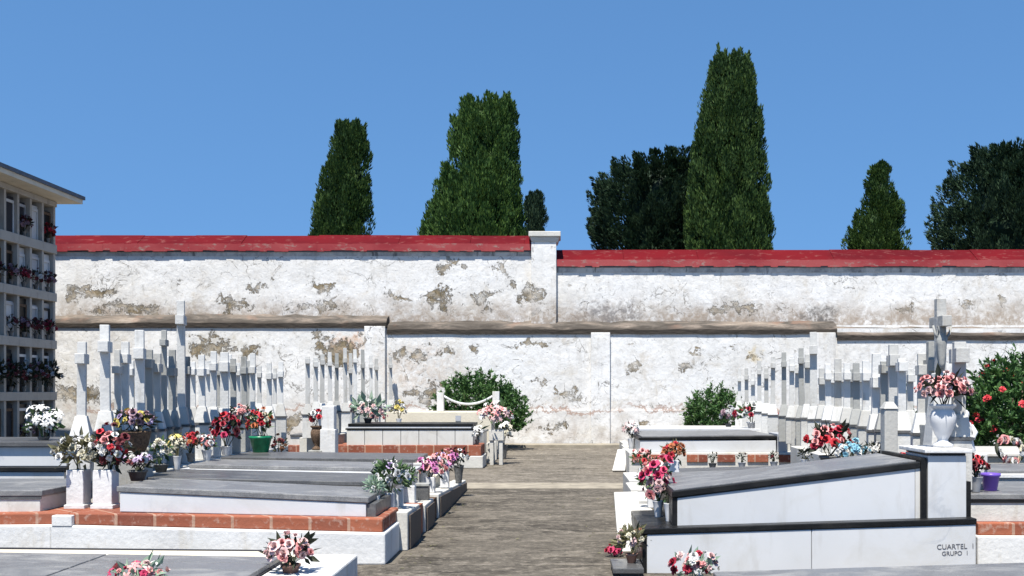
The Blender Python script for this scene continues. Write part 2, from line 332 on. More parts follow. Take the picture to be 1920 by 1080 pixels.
# ------------------------------------------------------------------ mesh helpers (world coordinates; build() rebases on the parent)
class MB:
    def __init__(s): s.v = []; s.f = []
    def quadbox(s, P8):
        b = len(s.v); s.v += P8
        s.f += [(b, b + 3, b + 2, b + 1), (b + 4, b + 5, b + 6, b + 7), (b, b + 1, b + 5, b + 4), (b + 1, b + 2, b + 6, b + 5), (b + 2, b + 3, b + 7, b + 6), (b + 3, b, b + 4, b + 7)]
    def box(s, x0, x1, y0, y1, z0, z1, z0b=None, z1b=None):   # z at x0, z..b at x1
        z0b = z0 if z0b is None else z0b; z1b = z1 if z1b is None else z1b
        s.quadbox([(x0, y0, z0), (x1, y0, z0b), (x1, y1, z0b), (x0, y1, z0), (x0, y0, z1), (x1, y0, z1b), (x1, y1, z1b), (x0, y1, z1)]); return s
    def taper(s, cx, cy, z0, z1, wx0, wy0, wx1, wy1):
        a, b, c, d = wx0 / 2, wy0 / 2, wx1 / 2, wy1 / 2
        s.quadbox([(cx - a, cy - b, z0), (cx + a, cy - b, z0), (cx + a, cy + b, z0), (cx - a, cy + b, z0), (cx - c, cy - d, z1), (cx + c, cy - d, z1), (cx + c, cy + d, z1), (cx - c, cy + d, z1)]); return s
    def prismx(s, x0, x1, prof):      # profile (y,z) extruded along x
        b = len(s.v); n = len(prof)
        s.v += [(x0, y, z) for y, z in prof] + [(x1, y, z) for y, z in prof]
        s.f += [tuple(b + i for i in range(n))[::-1], tuple(b + n + i for i in range(n))]
        s.f += [(b + i, b + (i + 1) % n, b + n + (i + 1) % n, b + n + i) for i in range(n)]; return s
    def poly(s, pts, z0, z1):
        b = len(s.v); n = len(pts); s.v += [(x, y, z0) for x, y in pts] + [(x, y, z1) for x, y in pts]
        s.f += [tuple(b + i for i in range(n))[::-1], tuple(b + n + i for i in range(n))]
        s.f += [(b + i, b + (i + 1) % n, b + n + (i + 1) % n, b + n + i) for i in range(n)]; return s
    def lathe(s, cx, cy, z0, prof, seg=16, ey=1.0):
        b = len(s.v)
        for r, z in prof:
            for k in range(seg):
                a = 2 * math.pi * k / seg; s.v.append((cx + r * math.cos(a), cy + r * math.sin(a) * ey, z0 + z))
        for i in range(len(prof) - 1):
            for k in range(seg):
                k2 = (k + 1) % seg; s.f.append((b + i * seg + k, b + i * seg + k2, b + (i + 1) * seg + k2, b + (i + 1) * seg + k))
        s.f.append(tuple(b + k for k in range(seg))[::-1]); s.f.append(tuple(b + (len(prof) - 1) * seg + k for k in range(seg))); return s
    def tube(s, pts, r, seg=6):
        b = len(s.v); pts = [Vector(p) for p in pts]; n = len(pts)
        rr = r if hasattr(r, '__len__') else [r] * n
        for i, p in enumerate(pts):
            d = (pts[min(i + 1, n - 1)] - pts[max(i - 1, 0)]).normalized()
            a = d.orthogonal().normalized() if abs(d.z) > .9 else d.cross(Vector((0, 0, 1))).normalized(); c = d.cross(a)
            for k in range(seg):
                t = 2 * math.pi * k / seg; s.v.append(tuple(p + (a * math.cos(t) + c * math.sin(t)) * rr[i]))
        for i in range(n - 1):
            for k in range(seg):
                k2 = (k + 1) % seg; s.f.append((b + i * seg + k, b + i * seg + k2, b + (i + 1) * seg + k2, b + (i + 1) * seg + k))
        s.f.append(tuple(b + k for k in range(seg))[::-1]); s.f.append(tuple(b + (n - 1) * seg + k for k in range(seg))); return s
    def kite(s, p, d, side, L, wd, bend=.15):
        n = d.cross(side); b = len(s.v); q = p + d * (L * .45) - n * (bend * wd * 2); t = p + d * L; a = q + side * wd; c = q - side * wd
        s.v += [(p.x, p.y, p.z), (a.x, a.y, a.z), (t.x, t.y, t.z), (c.x, c.y, c.z)]
        s.f += [(b, b + 1, b + 2), (b, b + 2, b + 3)]
    def mesh(s, name, mat, off=(0, 0, 0), smooth=False):
        me = bpy.data.meshes.new(name); ox, oy, oz = off
        me.from_pydata([(x - ox, y - oy, z - oz) for x, y, z in s.v], [], s.f); me.update()
        me.materials.append(mat)
        if smooth: me.polygons.foreach_set('use_smooth', [True] * len(me.polygons))
        return me
    def build(s, name, mat, parent=None, smooth=False, bevel=0, loc=None):
        off = tuple(parent['_o']) if parent is not None and '_o' in parent else (loc or (0, 0, 0))
        me = s.mesh(name, mat, off, smooth); o = bpy.data.objects.new(name, me); COL.objects.link(o)
        if parent is not None: o.parent = parent
        else: o.location = off
        o['_o'] = off
        if bevel:
            b = o.modifiers.new('edge', 'BEVEL'); b.width = bevel; b.segments = 2; b.limit_method = 'ANGLE'
        return o
def tag(o, label=None, cat=None, group=None, kind=None):
    if label: o['label'] = label
    if cat: o['category'] = cat
    if group: o['group'] = group
    if kind: o['kind'] = kind
    return o
def thing(name, label, cat, loc, group=None):
    o = bpy.data.objects.new(name, None); o.empty_display_size = .1; COL.objects.link(o); o.location = loc; o['_o'] = tuple(loc)
    return tag(o, label, cat, group)

# ------------------------------------------------------------------ setting: ground and paths
b = MB(); b.v = [(-400, -100, 0), (400, -100, 0), (400, 900, 0), (-400, 900, 0)]; b.f = [(0, 1, 2, 3)]
tag(b.build('ground', GROUND), 'dusty cement ground between and around the graves', 'ground', kind='structure')
def sheet(name, pts, z, mat, label):
    b = MB(); b.v = [(x, y, z) for x, y in pts]; b.f = [tuple(range(len(pts)))]
    return tag(b.build(name, mat), label, 'path', kind='structure')
sheet('path', [(-1.6, .5), (1.6, .5), (1.6, 12.9), (-1.15, 12.9), (-1.15, 7.26), (-1.6, 7.26)], .004, PATH, 'brown grey concrete path with streaks running between the grave rows')
sheet('far_path', [(-8, 13.75), (6, 13.75), (6, 16.2), (1.9, 16.4), (1.9, 22.45), (-1.03, 22.45), (-1.15, 16.3), (-8, 16.3)], .004, PATH2, 'lighter brown concrete path running up to the white wall')
sheet('path_strip', [(-1.25, 12.9), (1.5, 12.9), (1.5, 13.75), (-1.25, 13.75)], .008, STRIP, 'pale concrete strip crossing the path')
b = MB().box(-1.3, 2.4, 22.45, 23.2, 0, .06)
tag(b.build('wall_footing', STRIP), 'low cream footing where the path meets the wall', 'footing', kind='structure')

# ------------------------------------------------------------------ the perimeter wall
wall = thing('cemetery_wall', 'tall white cemetery wall with peeling limewash and red coping', 'wall', (0, 23.4, 0))
XL, XR, XP = -11.2, 16.0, X_(1020, 23.5)
YF, YU = 23.3, 23.62
MB().box(XL - 6, XP, YU, YU + .5, 2.5, 4.3).build('upper_wall', WALL, wall)
MB().box(XP, XR, YU, YU + .5, 2.5, 3.95).build('upper_wall', WALL, wall)
MB().box(XL - 6, XR, YF, YU - .002, 0, 2.62).build('lower_wall', WALL, wall)
def coping(x0, x1, ztop, lipt, lipb, corb):
    cp = MB(); xx = x0
    while xx < x1 - .01:
        xe = min(x1, xx + U(1.1, 1.9)); dz = U(-.008, .008)
        cp.prismx(xx, xe - .004, [(YU - .07, lipt + dz), (YU + .42, ztop + dz), (YU + .6, ztop - .03 + dz), (YU + .64, lipt), (YU + .64, lipb), (YU - .065, lipb)][::-1]); xx = xe
    cp.build('red_coping', RED, wall)
    bb = MB(); n = int((x1 - x0) / .16)
    for i in range(n):          # the broken painted edge: short irregular lengths of one edging
        xa, xb = x0 + (x1 - x0) * i / n, x0 + (x1 - x0) * (i + 1) / n
        bb.box(xa, xb, YU - .085 - .008 * R(), YU - .068, lipb - .025 - .035 * R(), lipt + .004 + .012 * R())
    bb.build('coping_edge', PINK_LIP, wall)
    MB().box(x0, x1, YU - .055, YU - .034, lipb - .062, lipb - .03).build('coping_gap_shade', GRANITE_D, wall)  # dark strip standing in for the shaded gap under the coping edge
    MB().prismx(x0, x1, [(YU - .035, lipb - .002), (YU - .035, lipb - .06), (YU - .022, corb + .05), (YU - .012, corb), (YU + .1, corb), (YU + .1, lipb - .002)]).build('cornice', CORNICE, wall, bevel=.004)
ca = X_(996, 23.4); cb = X_(1043, 23.4)
coping(XL - 6, ca - .01, 4.80, 4.53, 4.42, 4.27)
coping(cb + .003, XR, 4.47, 4.17, 4.07, 3.90)
p = MB().box(ca, cb, YU - .16, YU + .4, 2.7, 4.58).build('pillar', WALL, wall, bevel=.01)
q = MB().taper((ca + cb) / 2 + .02, YU + .12, 4.56, 4.68, .58, .58, .66, .66).box(ca - .06, cb + .10, YU - .24, YU + .5, 4.68, 4.80)
q.build('pillar_cap', WHITE_OLD, p, bevel=.015)
# ledges: weathered sloping top of the thicker lower wall
def ledge(x0, x1, zl, zh, extra=0):
    bb = MB(); n = max(2, int((x1 - x0) / .35)); xs = [x0 + (x1 - x0) * i / n for i in range(n + 1)]
    pr = []
    for xx in xs:
        j = U(-.015, .015); pr.append([(YF - .035 - extra, zl + U(-.01, .008)), (YF - .05 - extra, zl + .10 + j), (YF + .02, zl + .2 + j), (YU + .01, zh + U(-.02, .03)), (YU + .01, zl)])
    base = len(bb.v)
    for xx, pp in zip(xs, pr): bb.v += [(xx, y, z) for y, z in pp]
    for i in range(n):
        for k in range(5):
            bb.f.append((base + i * 5 + k, base + (i + 1) * 5 + k, base + (i + 1) * 5 + (k + 1) % 5, base + i * 5 + (k + 1) % 5))
    bb.f += [tuple(base + k for k in range(5))[::-1], tuple(base + n * 5 + k for k in range(5))]
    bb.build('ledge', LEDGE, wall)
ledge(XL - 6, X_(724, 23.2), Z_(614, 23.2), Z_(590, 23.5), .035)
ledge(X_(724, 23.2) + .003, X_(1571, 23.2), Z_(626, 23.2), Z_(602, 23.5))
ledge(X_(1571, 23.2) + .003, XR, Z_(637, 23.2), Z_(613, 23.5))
for (pa, pb, zt) in ((683, 722, Z_(614, 23.2)), (1108, 1144, Z_(626, 23.2)), (1527, 1567, Z_(626, 23.2))):
    MB().box(X_(pa, 23.2), X_(pb, 23.2), YF - .11, YF + .02, 0, zt + .03).build('pilaster', WALL, wall, bevel=.012)
MB().box(XL - 6, X_(683, 23.2) - .005, YF - .035, YF, 0, Z_(614, 23.2) - .003).build('lower_panel', WALL, wall)
MB().box(X_(724, 23.2), XR, YF - .04, YF, 0, .8).build('wall_plinth', WALL, wall, bevel=.01)

# ------------------------------------------------------------------ niche building
QN = 20.8 / 23.3
def zq(z): return EYE + (z - EYE) * QN
NX = X_(107, 20.8)
nb = thing('niche_building', 'shaded grey burial niche block with cream eaves and floral niches', 'building', (-11, 18, 0))
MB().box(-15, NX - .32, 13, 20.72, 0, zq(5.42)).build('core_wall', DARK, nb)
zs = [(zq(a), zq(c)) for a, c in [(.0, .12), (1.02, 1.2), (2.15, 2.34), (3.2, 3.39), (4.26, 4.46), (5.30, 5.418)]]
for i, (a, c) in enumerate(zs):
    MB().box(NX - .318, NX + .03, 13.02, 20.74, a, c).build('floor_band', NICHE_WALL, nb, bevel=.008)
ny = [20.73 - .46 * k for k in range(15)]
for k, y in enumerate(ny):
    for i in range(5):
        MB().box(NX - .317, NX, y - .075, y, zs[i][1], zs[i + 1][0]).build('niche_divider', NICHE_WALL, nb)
pls = [GRANITE_B, GRANITE_B, DARK, DARK, GRANITE_B, MARBLE_G, MARBLE]
for k in range(8):
    for i in range(5):
        ya, yb = ny[k + 1] + .01, ny[k] - .085
        dp = U(.05, .11)
        pl = MB().box(NX - .316, NX - dp, ya, yb, zs[i][1] + .003, zs[i + 1][0] - U(.02, .12)).build('niche_plaque', random.choice(pls), nb)
        mb = MB(); h0 = zs[i][1] + .02; h1 = zs[i + 1][0] - .14
        fx = NX - dp + .002
        mb.box(fx, fx + .02, ya + .01, ya + .04, h0, h1).box(fx, fx + .02, yb - .04, yb - .01, h0, h1).box(fx, fx + .02, ya + .042, yb - .042, h1 - .05, h1)
        mb.build('plaque_frame', random.choice([MARBLE, MARBLE, GRANITE_B, MARBLE_G, WICKER]), pl)
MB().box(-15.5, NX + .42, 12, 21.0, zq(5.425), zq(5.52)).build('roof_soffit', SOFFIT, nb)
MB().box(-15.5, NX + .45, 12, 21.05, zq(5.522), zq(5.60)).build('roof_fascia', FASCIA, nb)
rb = MB(); rb.v = [(-15.5, 12, zq(5.603)), (NX + .43, 12, zq(5.603)), (NX + .43, 21.03, zq(5.603)), (-15.5, 21.03, zq(5.603)), (-15.5, 12, 5.7), (-15.5, 21.03, 5.7)]
rb.f = [(0, 3, 2, 1), (1, 2, 5, 4), (0, 1, 4), (2, 3, 5), (0, 4, 5, 3)]; rb.build('roof', FASCIA, nb)

# ------------------------------------------------------------------ trees behind the wall
def prof_at(pr, z):
    if z <= pr[0][0]: return pr[0][1], pr[0][2]
    for (za, a, b_), (zb, c, d) in zip(pr, pr[1:]):
        if z <= zb:
            t = (z - za) / (zb - za); return a + (c - a) * t, b_ + (d - b_) * t
    return pr[-1][1], pr[-1][2]
def tree(label, prof_px, Y, mat, nl, lh, lr, up, out, nt, ts, group, cat='tree', name='cypress_tree', seed=1, core=.62, tips=()):
    random.seed(seed)
    pr = sorted((Z_(py, Y), X_(a, Y), X_(c, Y)) for py, a, c in prof_px)
    z0, z1 = pr[0][0], pr[-1][0]; cx0 = (pr[0][1] + pr[0][2]) / 2
    root = thing(name, label, cat, (cx0, Y, 0), group)
    MB().tube([(cx0, Y, 0), (cx0 + .03, Y, z0 * .6), ((pr[len(pr) // 2][1] + pr[len(pr) // 2][2]) / 2, Y, (z0 + z1) / 2)], [.24, .2, .07], 10).build('trunk', BARK, root, smooth=True)
    mb = MB(); n = 0
    # dense inner growth that stops light passing straight through
    zz = [z0 + (z1 - z0) * i / 16 for i in range(16)]
    base = len(mb.v); seg = 18
    for i, z in enumerate(zz):
        a, c = prof_at(pr, z); rr = (c - a) / 2 * core
        for k in range(seg):
            t = 2 * math.pi * k / seg; r_ = rr * U(.85, 1.05); mb.v.append(((a + c) / 2 + r_ * math.cos(t), Y + r_ * math.sin(t), z + U(-.1, .1)))
    for i in range(15):
        for k in range(seg):
            k2 = (k + 1) % seg; mb.f.append((base + i * seg + k, base + i * seg + k2, base + (i + 1) * seg + k2, base + (i + 1) * seg + k))
    mb.f.append(tuple(base + 15 * seg + k for k in range(seg)))
    rmax = max((c - a) / 2 for _, a, c in pr)
    while n < nl:
        z = U(z0, z1); a, c = prof_at(pr, z); rad = (c - a) / 2
        if R() > (rad / rmax) ** .8 + .1: continue
        t = U(0, 2 * math.pi)
        if math.sin(t) > 0 and R() < .55: t = -t            # more growth modelled on the sides a visitor can see
        L = lh * U(.6, 1.25); rl = lr * U(.65, 1.3)
        if z + L * up * .6 > z1 - .12: z = z1 - L * up * .6 - U(.05, .25); a, c = prof_at(pr, z); rad = (c - a) / 2
        k = max(.1, rad - rl * .7) * (U(.84, 1.06) if R() < .85 else U(.5, .9))
        o = Vector((math.cos(t), math.sin(t), 0)); cen = Vector(((a + c) / 2, Y, z)) + o * k
        ax = (Vector((U(-.12, .12), U(-.12, .12), up)) + o * out * U(.4, 1.3)).normalized()
        if n < len(tips):                                    # the separate leaders at the top
            px_, py_, hp = tips[n]; L = hp * 1.25 * Y / F; rl = max(.05, L * .11); ax = Vector((U(-.1, .1), U(-.1, .1), 1)).normalized(); cen = Vector((X_(px_, Y), Y + U(-.2, .1), Z_(py_ + 10, Y) - L * .55))
        e1 = ax.orthogonal().normalized(); e2 = ax.cross(e1); n += 1
        for j in range(nt):
            tt = R(); ang = U(0, 2 * math.pi); rr = math.sin(math.pi * min(1, tt ** .75 * .93 + .07)) * rl * U(.65, 1.05)
            nn = e1 * math.cos(ang) + e2 * math.sin(ang)
            p_ = cen + ax * (tt - .45) * L + nn * rr
            d = (ax * 1.1 + nn * U(.0, .55) + Vector((U(-.25, .25), U(-.25, .25), U(-.15, .3)))).normalized()
            sd = d.cross(nn).normalized(); sd.rotate(Matrix.Rotation(U(-.8, .8), 3, d))
            s_ = ts * U(.6, 1.4); mb.kite(p_, d, sd, s_, s_ * .17)
    mb.build('crown', mat, root)
    return root
GT = 'cypresses beyond the wall'
tree('narrow pointed cypress behind the wall, first one past the niche block', [(224, 650, 664), (240, 637, 676), (275, 624, 690), (300, 617, 692), (350, 602, 697), (400, 589, 701), (436, 583, 704), (600, 570, 715)], 34, CYP, 270, .8, .24, 1, .34, 220, .12, GT, seed=3, tips=[(652, 222, 40), (660, 222, 40), (673, 224, 45), (690, 262, 40), (645, 228, 40)])
tree('broad lopsided cypress with shoulder, standing next to the wall pillar', [(178, 922, 950), (190, 895, 957), (204, 868, 962), (250, 846, 970), (320, 836, 977), (345, 828, 978), (385, 808, 983), (432, 795, 990), (600, 775, 1005)], 33, CYP_B, 480, .8, .23, 1, .28, 220, .12, GT, seed=4, tips=[(918, 166, 45), (932, 166, 50), (944, 168, 45), (953, 166, 50), (882, 182, 40), (870, 196, 40), (900, 178, 40), (970, 270, 40)])
tree('small round-topped cypress peeping over the coping beside the pillar', [(355, 996, 1012), (368, 988, 1019), (400, 984, 1024), (430, 982, 1028), (600, 975, 1032)], 41, CYP_D, 120, .6, .22, 1, .25, 160, .12, GT, seed=5)
tree('tallest cypress with ragged flat top, right beside the dark bushy conifer', [(100, 1348, 1396), (112, 1338, 1405), (130, 1332, 1411), (170, 1324, 1415), (230, 1307, 1426), (300, 1298, 1433), (380, 1292, 1441), (460, 1284, 1447), (640, 1272, 1455)], 33, CYP, 540, .85, .23, 1, .24, 220, .12, GT, seed=6, tips=[(1348, 78, 50), (1360, 86, 50), (1376, 84, 50), (1388, 82, 55), (1402, 88, 50), (1340, 100, 45), (1408, 112, 40), (1300, 262, 40)])
tree('short tiered cypress with knobbly outline, alone between two larger trees', [(300, 1645, 1668), (318, 1636, 1674), (335, 1632, 1673), (345, 1624, 1676), (385, 1615, 1684), (400, 1612, 1693), (418, 1600, 1690), (445, 1587, 1701), (462, 1583, 1700), (600, 1570, 1710)], 38, CYP, 170, .6, .27, 1, .6, 200, .12, GT, seed=7)
GT2 = 'dark spreading conifers beyond the wall'
tree('dark bushy spreading conifer pressed against the tallest cypress', [(293, 1250, 1310), (303, 1185, 1330), (320, 1150, 1340), (345, 1130, 1345), (380, 1112, 1350), (430, 1112, 1350), (462, 1118, 1350), (600, 1130, 1340)], 36, CYP_D, 480, .8, .22, .6, .9, 170, .13, GT2, name='conifer_tree', seed=8, core=.5)
tree('large dark rounded conifer cut off by the picture edge', [(278, 1880, 2010), (290, 1835, 2040), (318, 1800, 2070), (345, 1778, 2090), (395, 1757, 2105), (462, 1747, 2110), (600, 1750, 2110)], 35, CYP_D, 700, .75, .25, .75, .75, 150, .13, GT2, name='conifer_tree', seed=9, core=.6)

# ------------------------------------------------------------------ shrubs
def shrub(label, cx, cy, h, rx, ry, n, mat, ls, seed, flower=None, nf=0, z0=0):
    random.seed(seed)
    root = thing('shrub', label, 'shrub', (cx, cy, z0))
    st = MB()
    for k in range(7):
        a = U(0, 6.28); st.tube([(cx, cy, z0), (cx + .25 * rx * math.cos(a), cy + .25 * ry * math.sin(a), z0 + h * .35), (cx + .6 * rx * math.cos(a), cy + .6 * ry * math.sin(a), z0 + h * .75)], [.03, .022, .008], 6)
    st.build('stem', BARK, root, smooth=True)
    mb = MB(); tips = []
    ns = n // 26
    for k in range(ns):
        a = U(0, 6.28); el = math.asin(U(-.35, 1)); r_ = (R() ** .3)
        p0 = Vector((cx + rx * r_ * .88 * math.cos(a) * math.cos(el), cy + ry * r_ * .88 * math.sin(a) * math.cos(el), z0 + h * .42 + h * .50 * r_ * math.sin(el)))
        d = (Vector((math.cos(a) * math.cos(el), math.sin(a) * math.cos(el), max(0, math.sin(el)) + .6)) + Vector((U(-.4, .4), U(-.4, .4), U(-.2, .4)))).normalized()
        L = U(.12, .3); tips.append((p0 + d * L, d))
        for j in range(26):
            t = R(); q_ = p0 + d * L * t; dd = (d * .6 + Vector((U(-1, 1), U(-1, 1), U(-.5, .9)))).normalized()
            sd = dd.orthogonal().normalized(); sd.rotate(Matrix.Rotation(U(0, 6.28), 3, dd)); s_ = ls * U(.6, 1.35); mb.kite(q_, dd, sd, s_, s_ * .2)
    mb.build('foliage', mat, root)
    if flower:
        random.shuffle(tips)
        tips = [t for t in tips if t[1].y < .4][:nf]
        for (p_, d) in tips:
            o = bpy.data.objects.new('blossom', blossom('carnation', flower)); COL.objects.link(o); o.parent = root
            o.location = p_ - Vector((cx, cy, z0)); s_ = U(.03, .052); o.scale = (s_,) * 3; o.rotation_euler = d.to_track_quat('Z', 'Y').to_euler()
    return root

# ------------------------------------------------------------------ flowers
BL = {}
def blossom(kind, colr):
    key = (kind, colr)
    if key in BL: return BL[key]
    st = random.getstate(); random.seed(len(kind) * 7 + len(BL)); mb = MB()
    def petal(ang, tilt, L, wd, r0=0, z0=0, cup=.3):
        o = Vector((math.cos(ang), math.sin(ang), 0)); t = Vector((-o.y, o.x, 0)); up = Vector((0, 0, 1))
        pts = []
        for i, f in enumerate((0, .5, .85, 1)):
            ww = wd * (.35, 1, .8, .15)[i]; ti = tilt * (1 - cup * f * 1.6)
            c_ = o * (r0 + L * f * math.cos(ti)) + up * (z0 + L * f * math.sin(ti))
            pts += [c_ - t * ww + up * (.12 * ww), c_ + t * ww + up * (.12 * ww)]
        bse = len(mb.v); mb.v += [tuple(v) for v in pts]
        for i in range(3): mb.f.append((bse + 2 * i, bse + 2 * i + 1, bse + 2 * i + 3, bse + 2 * i + 2))
    if kind == 'rose':
        for ring, (n, til, L, wd) in enumerate(((6, .35, 1.0, .5), (5, .8, .8, .42), (5, 1.15, .65, .32), (3, 1.4, .5, .2))):
            for k in range(n): petal(6.283 * k / n + ring * .5 + U(-.15, .15), til + U(-.1, .1), L * U(.9, 1.1), wd, .05, ring * .04, .25 if ring == 0 else -.15)
    elif kind == 'lily':
        for k in range(6): petal(6.283 * k / 6 + U(-.1, .1), .85 + U(-.15, .15), 1.3, .26, .02, 0, .75)
        mb.lathe(0, 0, 0, [(.03, 0), (.04, .3), (.05, .55)], 6)
    else:
        for ring, (n, til, L, wd) in enumerate(((9, .1, 1, .3), (8, .55, .9, .28), (7, .95, .8, .24), (5, 1.3, .7, .2))):
            for k in range(n): petal(6.283 * k / n + ring * .4 + U(-.2, .2), til + U(-.2, .2), L * U(.85, 1.15), wd, 0, ring * .05, .2)
    me = mb.mesh('blossom', PET[colr], smooth=True); BL[key] = me; random.setstate(st); return me
def container(root, kind, mat, x, y, z, h, r):
    P = dict(vase=[(.55, 0), (.6, .05), (.75, .5), (1, .96), (1.05, 1), (.9, 1), (.8, .9)], pot=[(.68, 0), (.95, .82), (1.06, .83), (1.06, 1), (.92, 1), (.88, .85)],
             urn=[(.75, 0), (.8, .06), (.45, .12), (.38, .18), (.62, .3), (.95, .55), (1.0, .72), (.85, .84), (.72, .88), (1.0, .95), (1.05, 1), (.9, 1), (.7, .9)],
             basket=[(.6, 0), (.85, .35), (1, .95), (1.06, 1), (.95, 1), (.9, .9)])
    if kind == 'block':
        MB().box(x - r, x + r, y - r, y + r, z, z + h).build('vase', mat, root, bevel=.006); return
    MB().lathe(x, y, z, [(a * r, c * h) for a, c in P[kind]], 18).build({'vase': 'vase', 'pot': 'pot', 'urn': 'urn', 'basket': 'basket'}[kind], mat, root, smooth=True)
CNT = [0]
def bouquet(label, px, py, Y, wpx, hpx, cols, n=9, kind='rose', leaf=None, cont=('vase', None, .1, .04), group=None, nleaf=70, bs=None, xyz=None, droop=0, name='flower_bouquet', cat='flowers', flat=.9):
    CNT[0] += 1; random.seed(500 + CNT[0])
    x, y, z = xyz or (X_(px, Y), Y, Z_(py, Y)); w_, h_ = wpx * Y / F, hpx * Y / F
    ck, cm, ch, cr = cont
    root = thing(name, label, cat, (x, y, z), group)
    if ck: container(root, ck, cm or CERAMIC, x, y, z, ch, cr)
    top = z + (ch if ck else 0); rad = w_ / 2; hh = max(.05, h_ - (ch if ck else 0))
    mb = MB(); cz = top + hh * .42
    for j in range(nleaf):
        d = Vector((U(-1, 1), U(-1, 1) * flat, U(-.45 - droop, 1))).normalized(); q_ = R() ** .5
        p_ = Vector((x, y, cz)) + Vector((d.x * rad, d.y * rad * flat, d.z * hh * .5)) * q_ * .85
        dd = (d + Vector((U(-.6, .6), U(-.6, .6), U(-.3, .7)))).normalized(); sd = dd.orthogonal().normalized(); sd.rotate(Matrix.Rotation(U(0, 6.28), 3, dd))
        s_ = rad * U(.3, .75); mb.kite(p_, dd, sd, s_, s_ * .2)
    for j in range(7): mb.tube([(x + U(-.3, .3) * cr, y + U(-.3, .3) * cr, top - .02), (x + U(-.6, .6) * rad, y + U(-.5, .5) * rad, cz + U(-.1, .3) * hh)], .004, 4)
    mb.build('foliage', leaf or LEAF, root)
    n = int(n * 2.1) if n > 3 else n; s0 = (bs * Y / F if bs else w_ / 6.2) * .66
    kinds = kind if isinstance(kind, (list, tuple)) else [kind]
    for j in range(n):
        ga = 2.39996 * j + U(-.3, .3); tz = 1 - (j + .5) / n * (1.25 + droop * .6)
        rr = math.sqrt(max(0, 1 - tz * tz)); d = Vector((math.cos(ga) * rr, math.sin(ga) * rr * flat, tz))
        if d.y > .35 and R() < .5: d.y = -d.y
        o = bpy.data.objects.new('blossom', blossom(random.choice(kinds), random.choice(cols))); COL.objects.link(o); o.parent = root
        q_ = U(.55, 1.12); o.location = Vector((d.x * rad * q_, d.y * rad * q_, cz - z + d.z * hh * .52 * q_)); s_ = s0 * U(.6, 1.3); o.scale = (s_, s_, s_)
        o.rotation_euler = (d + Vector((0, -.3, .2)) + Vector((U(-.3, .3), U(-.3, .3), U(-.3, .3)))).to_track_quat('Z', 'Y').to_euler()
    return root
# ------------------------------------------------------------------ shrubs in front of the wall
shrub('glossy green shrub against the wall behind the posts and chain', X_(888, 21.9), 21.9, 1.62, .80, .7, 9500, BUSH, .085, 21)
shrub('low green shrub spilling down at the path end, beside the bigger shrub', X_(938, 21.6), 21.6, 1.38, .52, .55, 7500, BUSH, .08, 22)
shrub('rounded green shrub at the wall foot across the path end', X_(1338, 21.8), 21.8, 1.28, .58, .6, 6500, BUSH, .08, 23)
shrub('tall oleander shrub full of red flowers behind the purple pot', X_(1905, 12.6), 12.6, 1.62, .72, .7, 18000, BUSH, .072, 24, 'oleander', 42)
shrub('small dark shrub seen between two crosses near the urn', X_(1712, 12.9), 12.9, 1.15, .2, .25, 700, BUSH, .07, 25)

# ------------------------------------------------------------------ graves, niche-block side of the path, near block
GL = 'flat graves beside the path'
def grave(label, loc, group=GL): return thing('grave', label, 'grave', loc, group)
def lid_gran(root, x0, x1, y0, y1, za, zb, t=.042, mat=None, name='lid'):
    return MB().box(x0, x1, y0, y1, za, za + t, zb, zb + t).build(name, mat or GRANITE, root, bevel=.006)
# foreground grave, cut by the lower picture edge
t = grave('low grave with broad grey slab and cream border, beside the potted pink roses', (-1.6, 6.3, 0))
MB().box(-6.2, -1.30, 3.6, 6.72, 0, .185, None, .155).build('kerb', WHITE, t, bevel=.012)
MB().box(-6.1, -1.62, 6.36, 6.62, .18, .225, .152, .19).build('border', CREAM, t, bevel=.006)
MB().box(-6.1, -1.9, 6.625, 6.66, .18, .235, .152, .195).build('joint_and_gap_shade', DARK, t)  # dark strip in place of the shadow in the gap behind the border
b = MB(); b.box(-6.05, -1.69, 4.55, 6.355, .2, .232, .13, .168); b.build('joint_and_gap_shade', DARK, t)
for (ya, yb) in ((6.128, 6.35), (5.885, 6.112), (5.3, 5.87), (4.6, 5.29)):
    MB().box(-2.742, -1.70, ya, yb, .18, .216, .165, .198).build('slab', GRANITE, t, bevel=.005)
    MB().box(-6.0, -2.755, ya, yb, .23, .262, .18, .217).build('slab', GRANITE, t, bevel=.005)
# first grave with brick course
t = grave('white kerbed grave on a red brick course with sloping grey lid, nearest the path corner', (-1.21, 7.24, 0))
MB().box(-3.53, -1.21, 7.24, 7.88, 0, .278, None, .222).build('kerb', WHITE, t, bevel=.012)
MB().box(-3.42, -1.235, 7.275, 8.0, .276, .358, .220, .318).build('brick_course', BRICK, t, bevel=.01)
MB().box(-3.10, -1.365, 7.36, 8.04, .355, .494, .318, .415).build('body', MARBLE, t, bevel=.006)
MB().box(-1.36, -1.30, 7.37, 8.04, .318, .41).build('end_plate', GRANITE_D, t)
lid_gran(t, -3.12, -1.345, 7.352, 8.08, .496, .417)
MB().box(-3.62, -3.55, 7.26, 7.3, .25, .33).build('corner_plate', WHITE, t, bevel=.004) if False else None
t = grave('white kerbed grave with short brick course at the lower picture corner', (-3.6, 7.3, 0), 'graves of the second row')
MB().box(-6.5, -3.535, 7.26, 7.88, 0, .26, None, .276).build('kerb', WHITE, t, bevel=.012)
MB().box(-6.5, -3.425, 7.295, 8.0, .256, .325, .272, .358).build('brick_course', BRICK, t, bevel=.01)
MB().box(-3.52, -3.38, 7.235, 7.292, .268, .345).build('corner_block', WHITE, t, bevel=.006)
MB().box(-6.5, -3.68, 7.4, 7.95, .33, .46).build('body', MARBLE_W, t, bevel=.006)
MB().box(-6.5, -3.66, 7.388, 8.4, .462, .505).build('lid', GRANITE, t, bevel=.006)
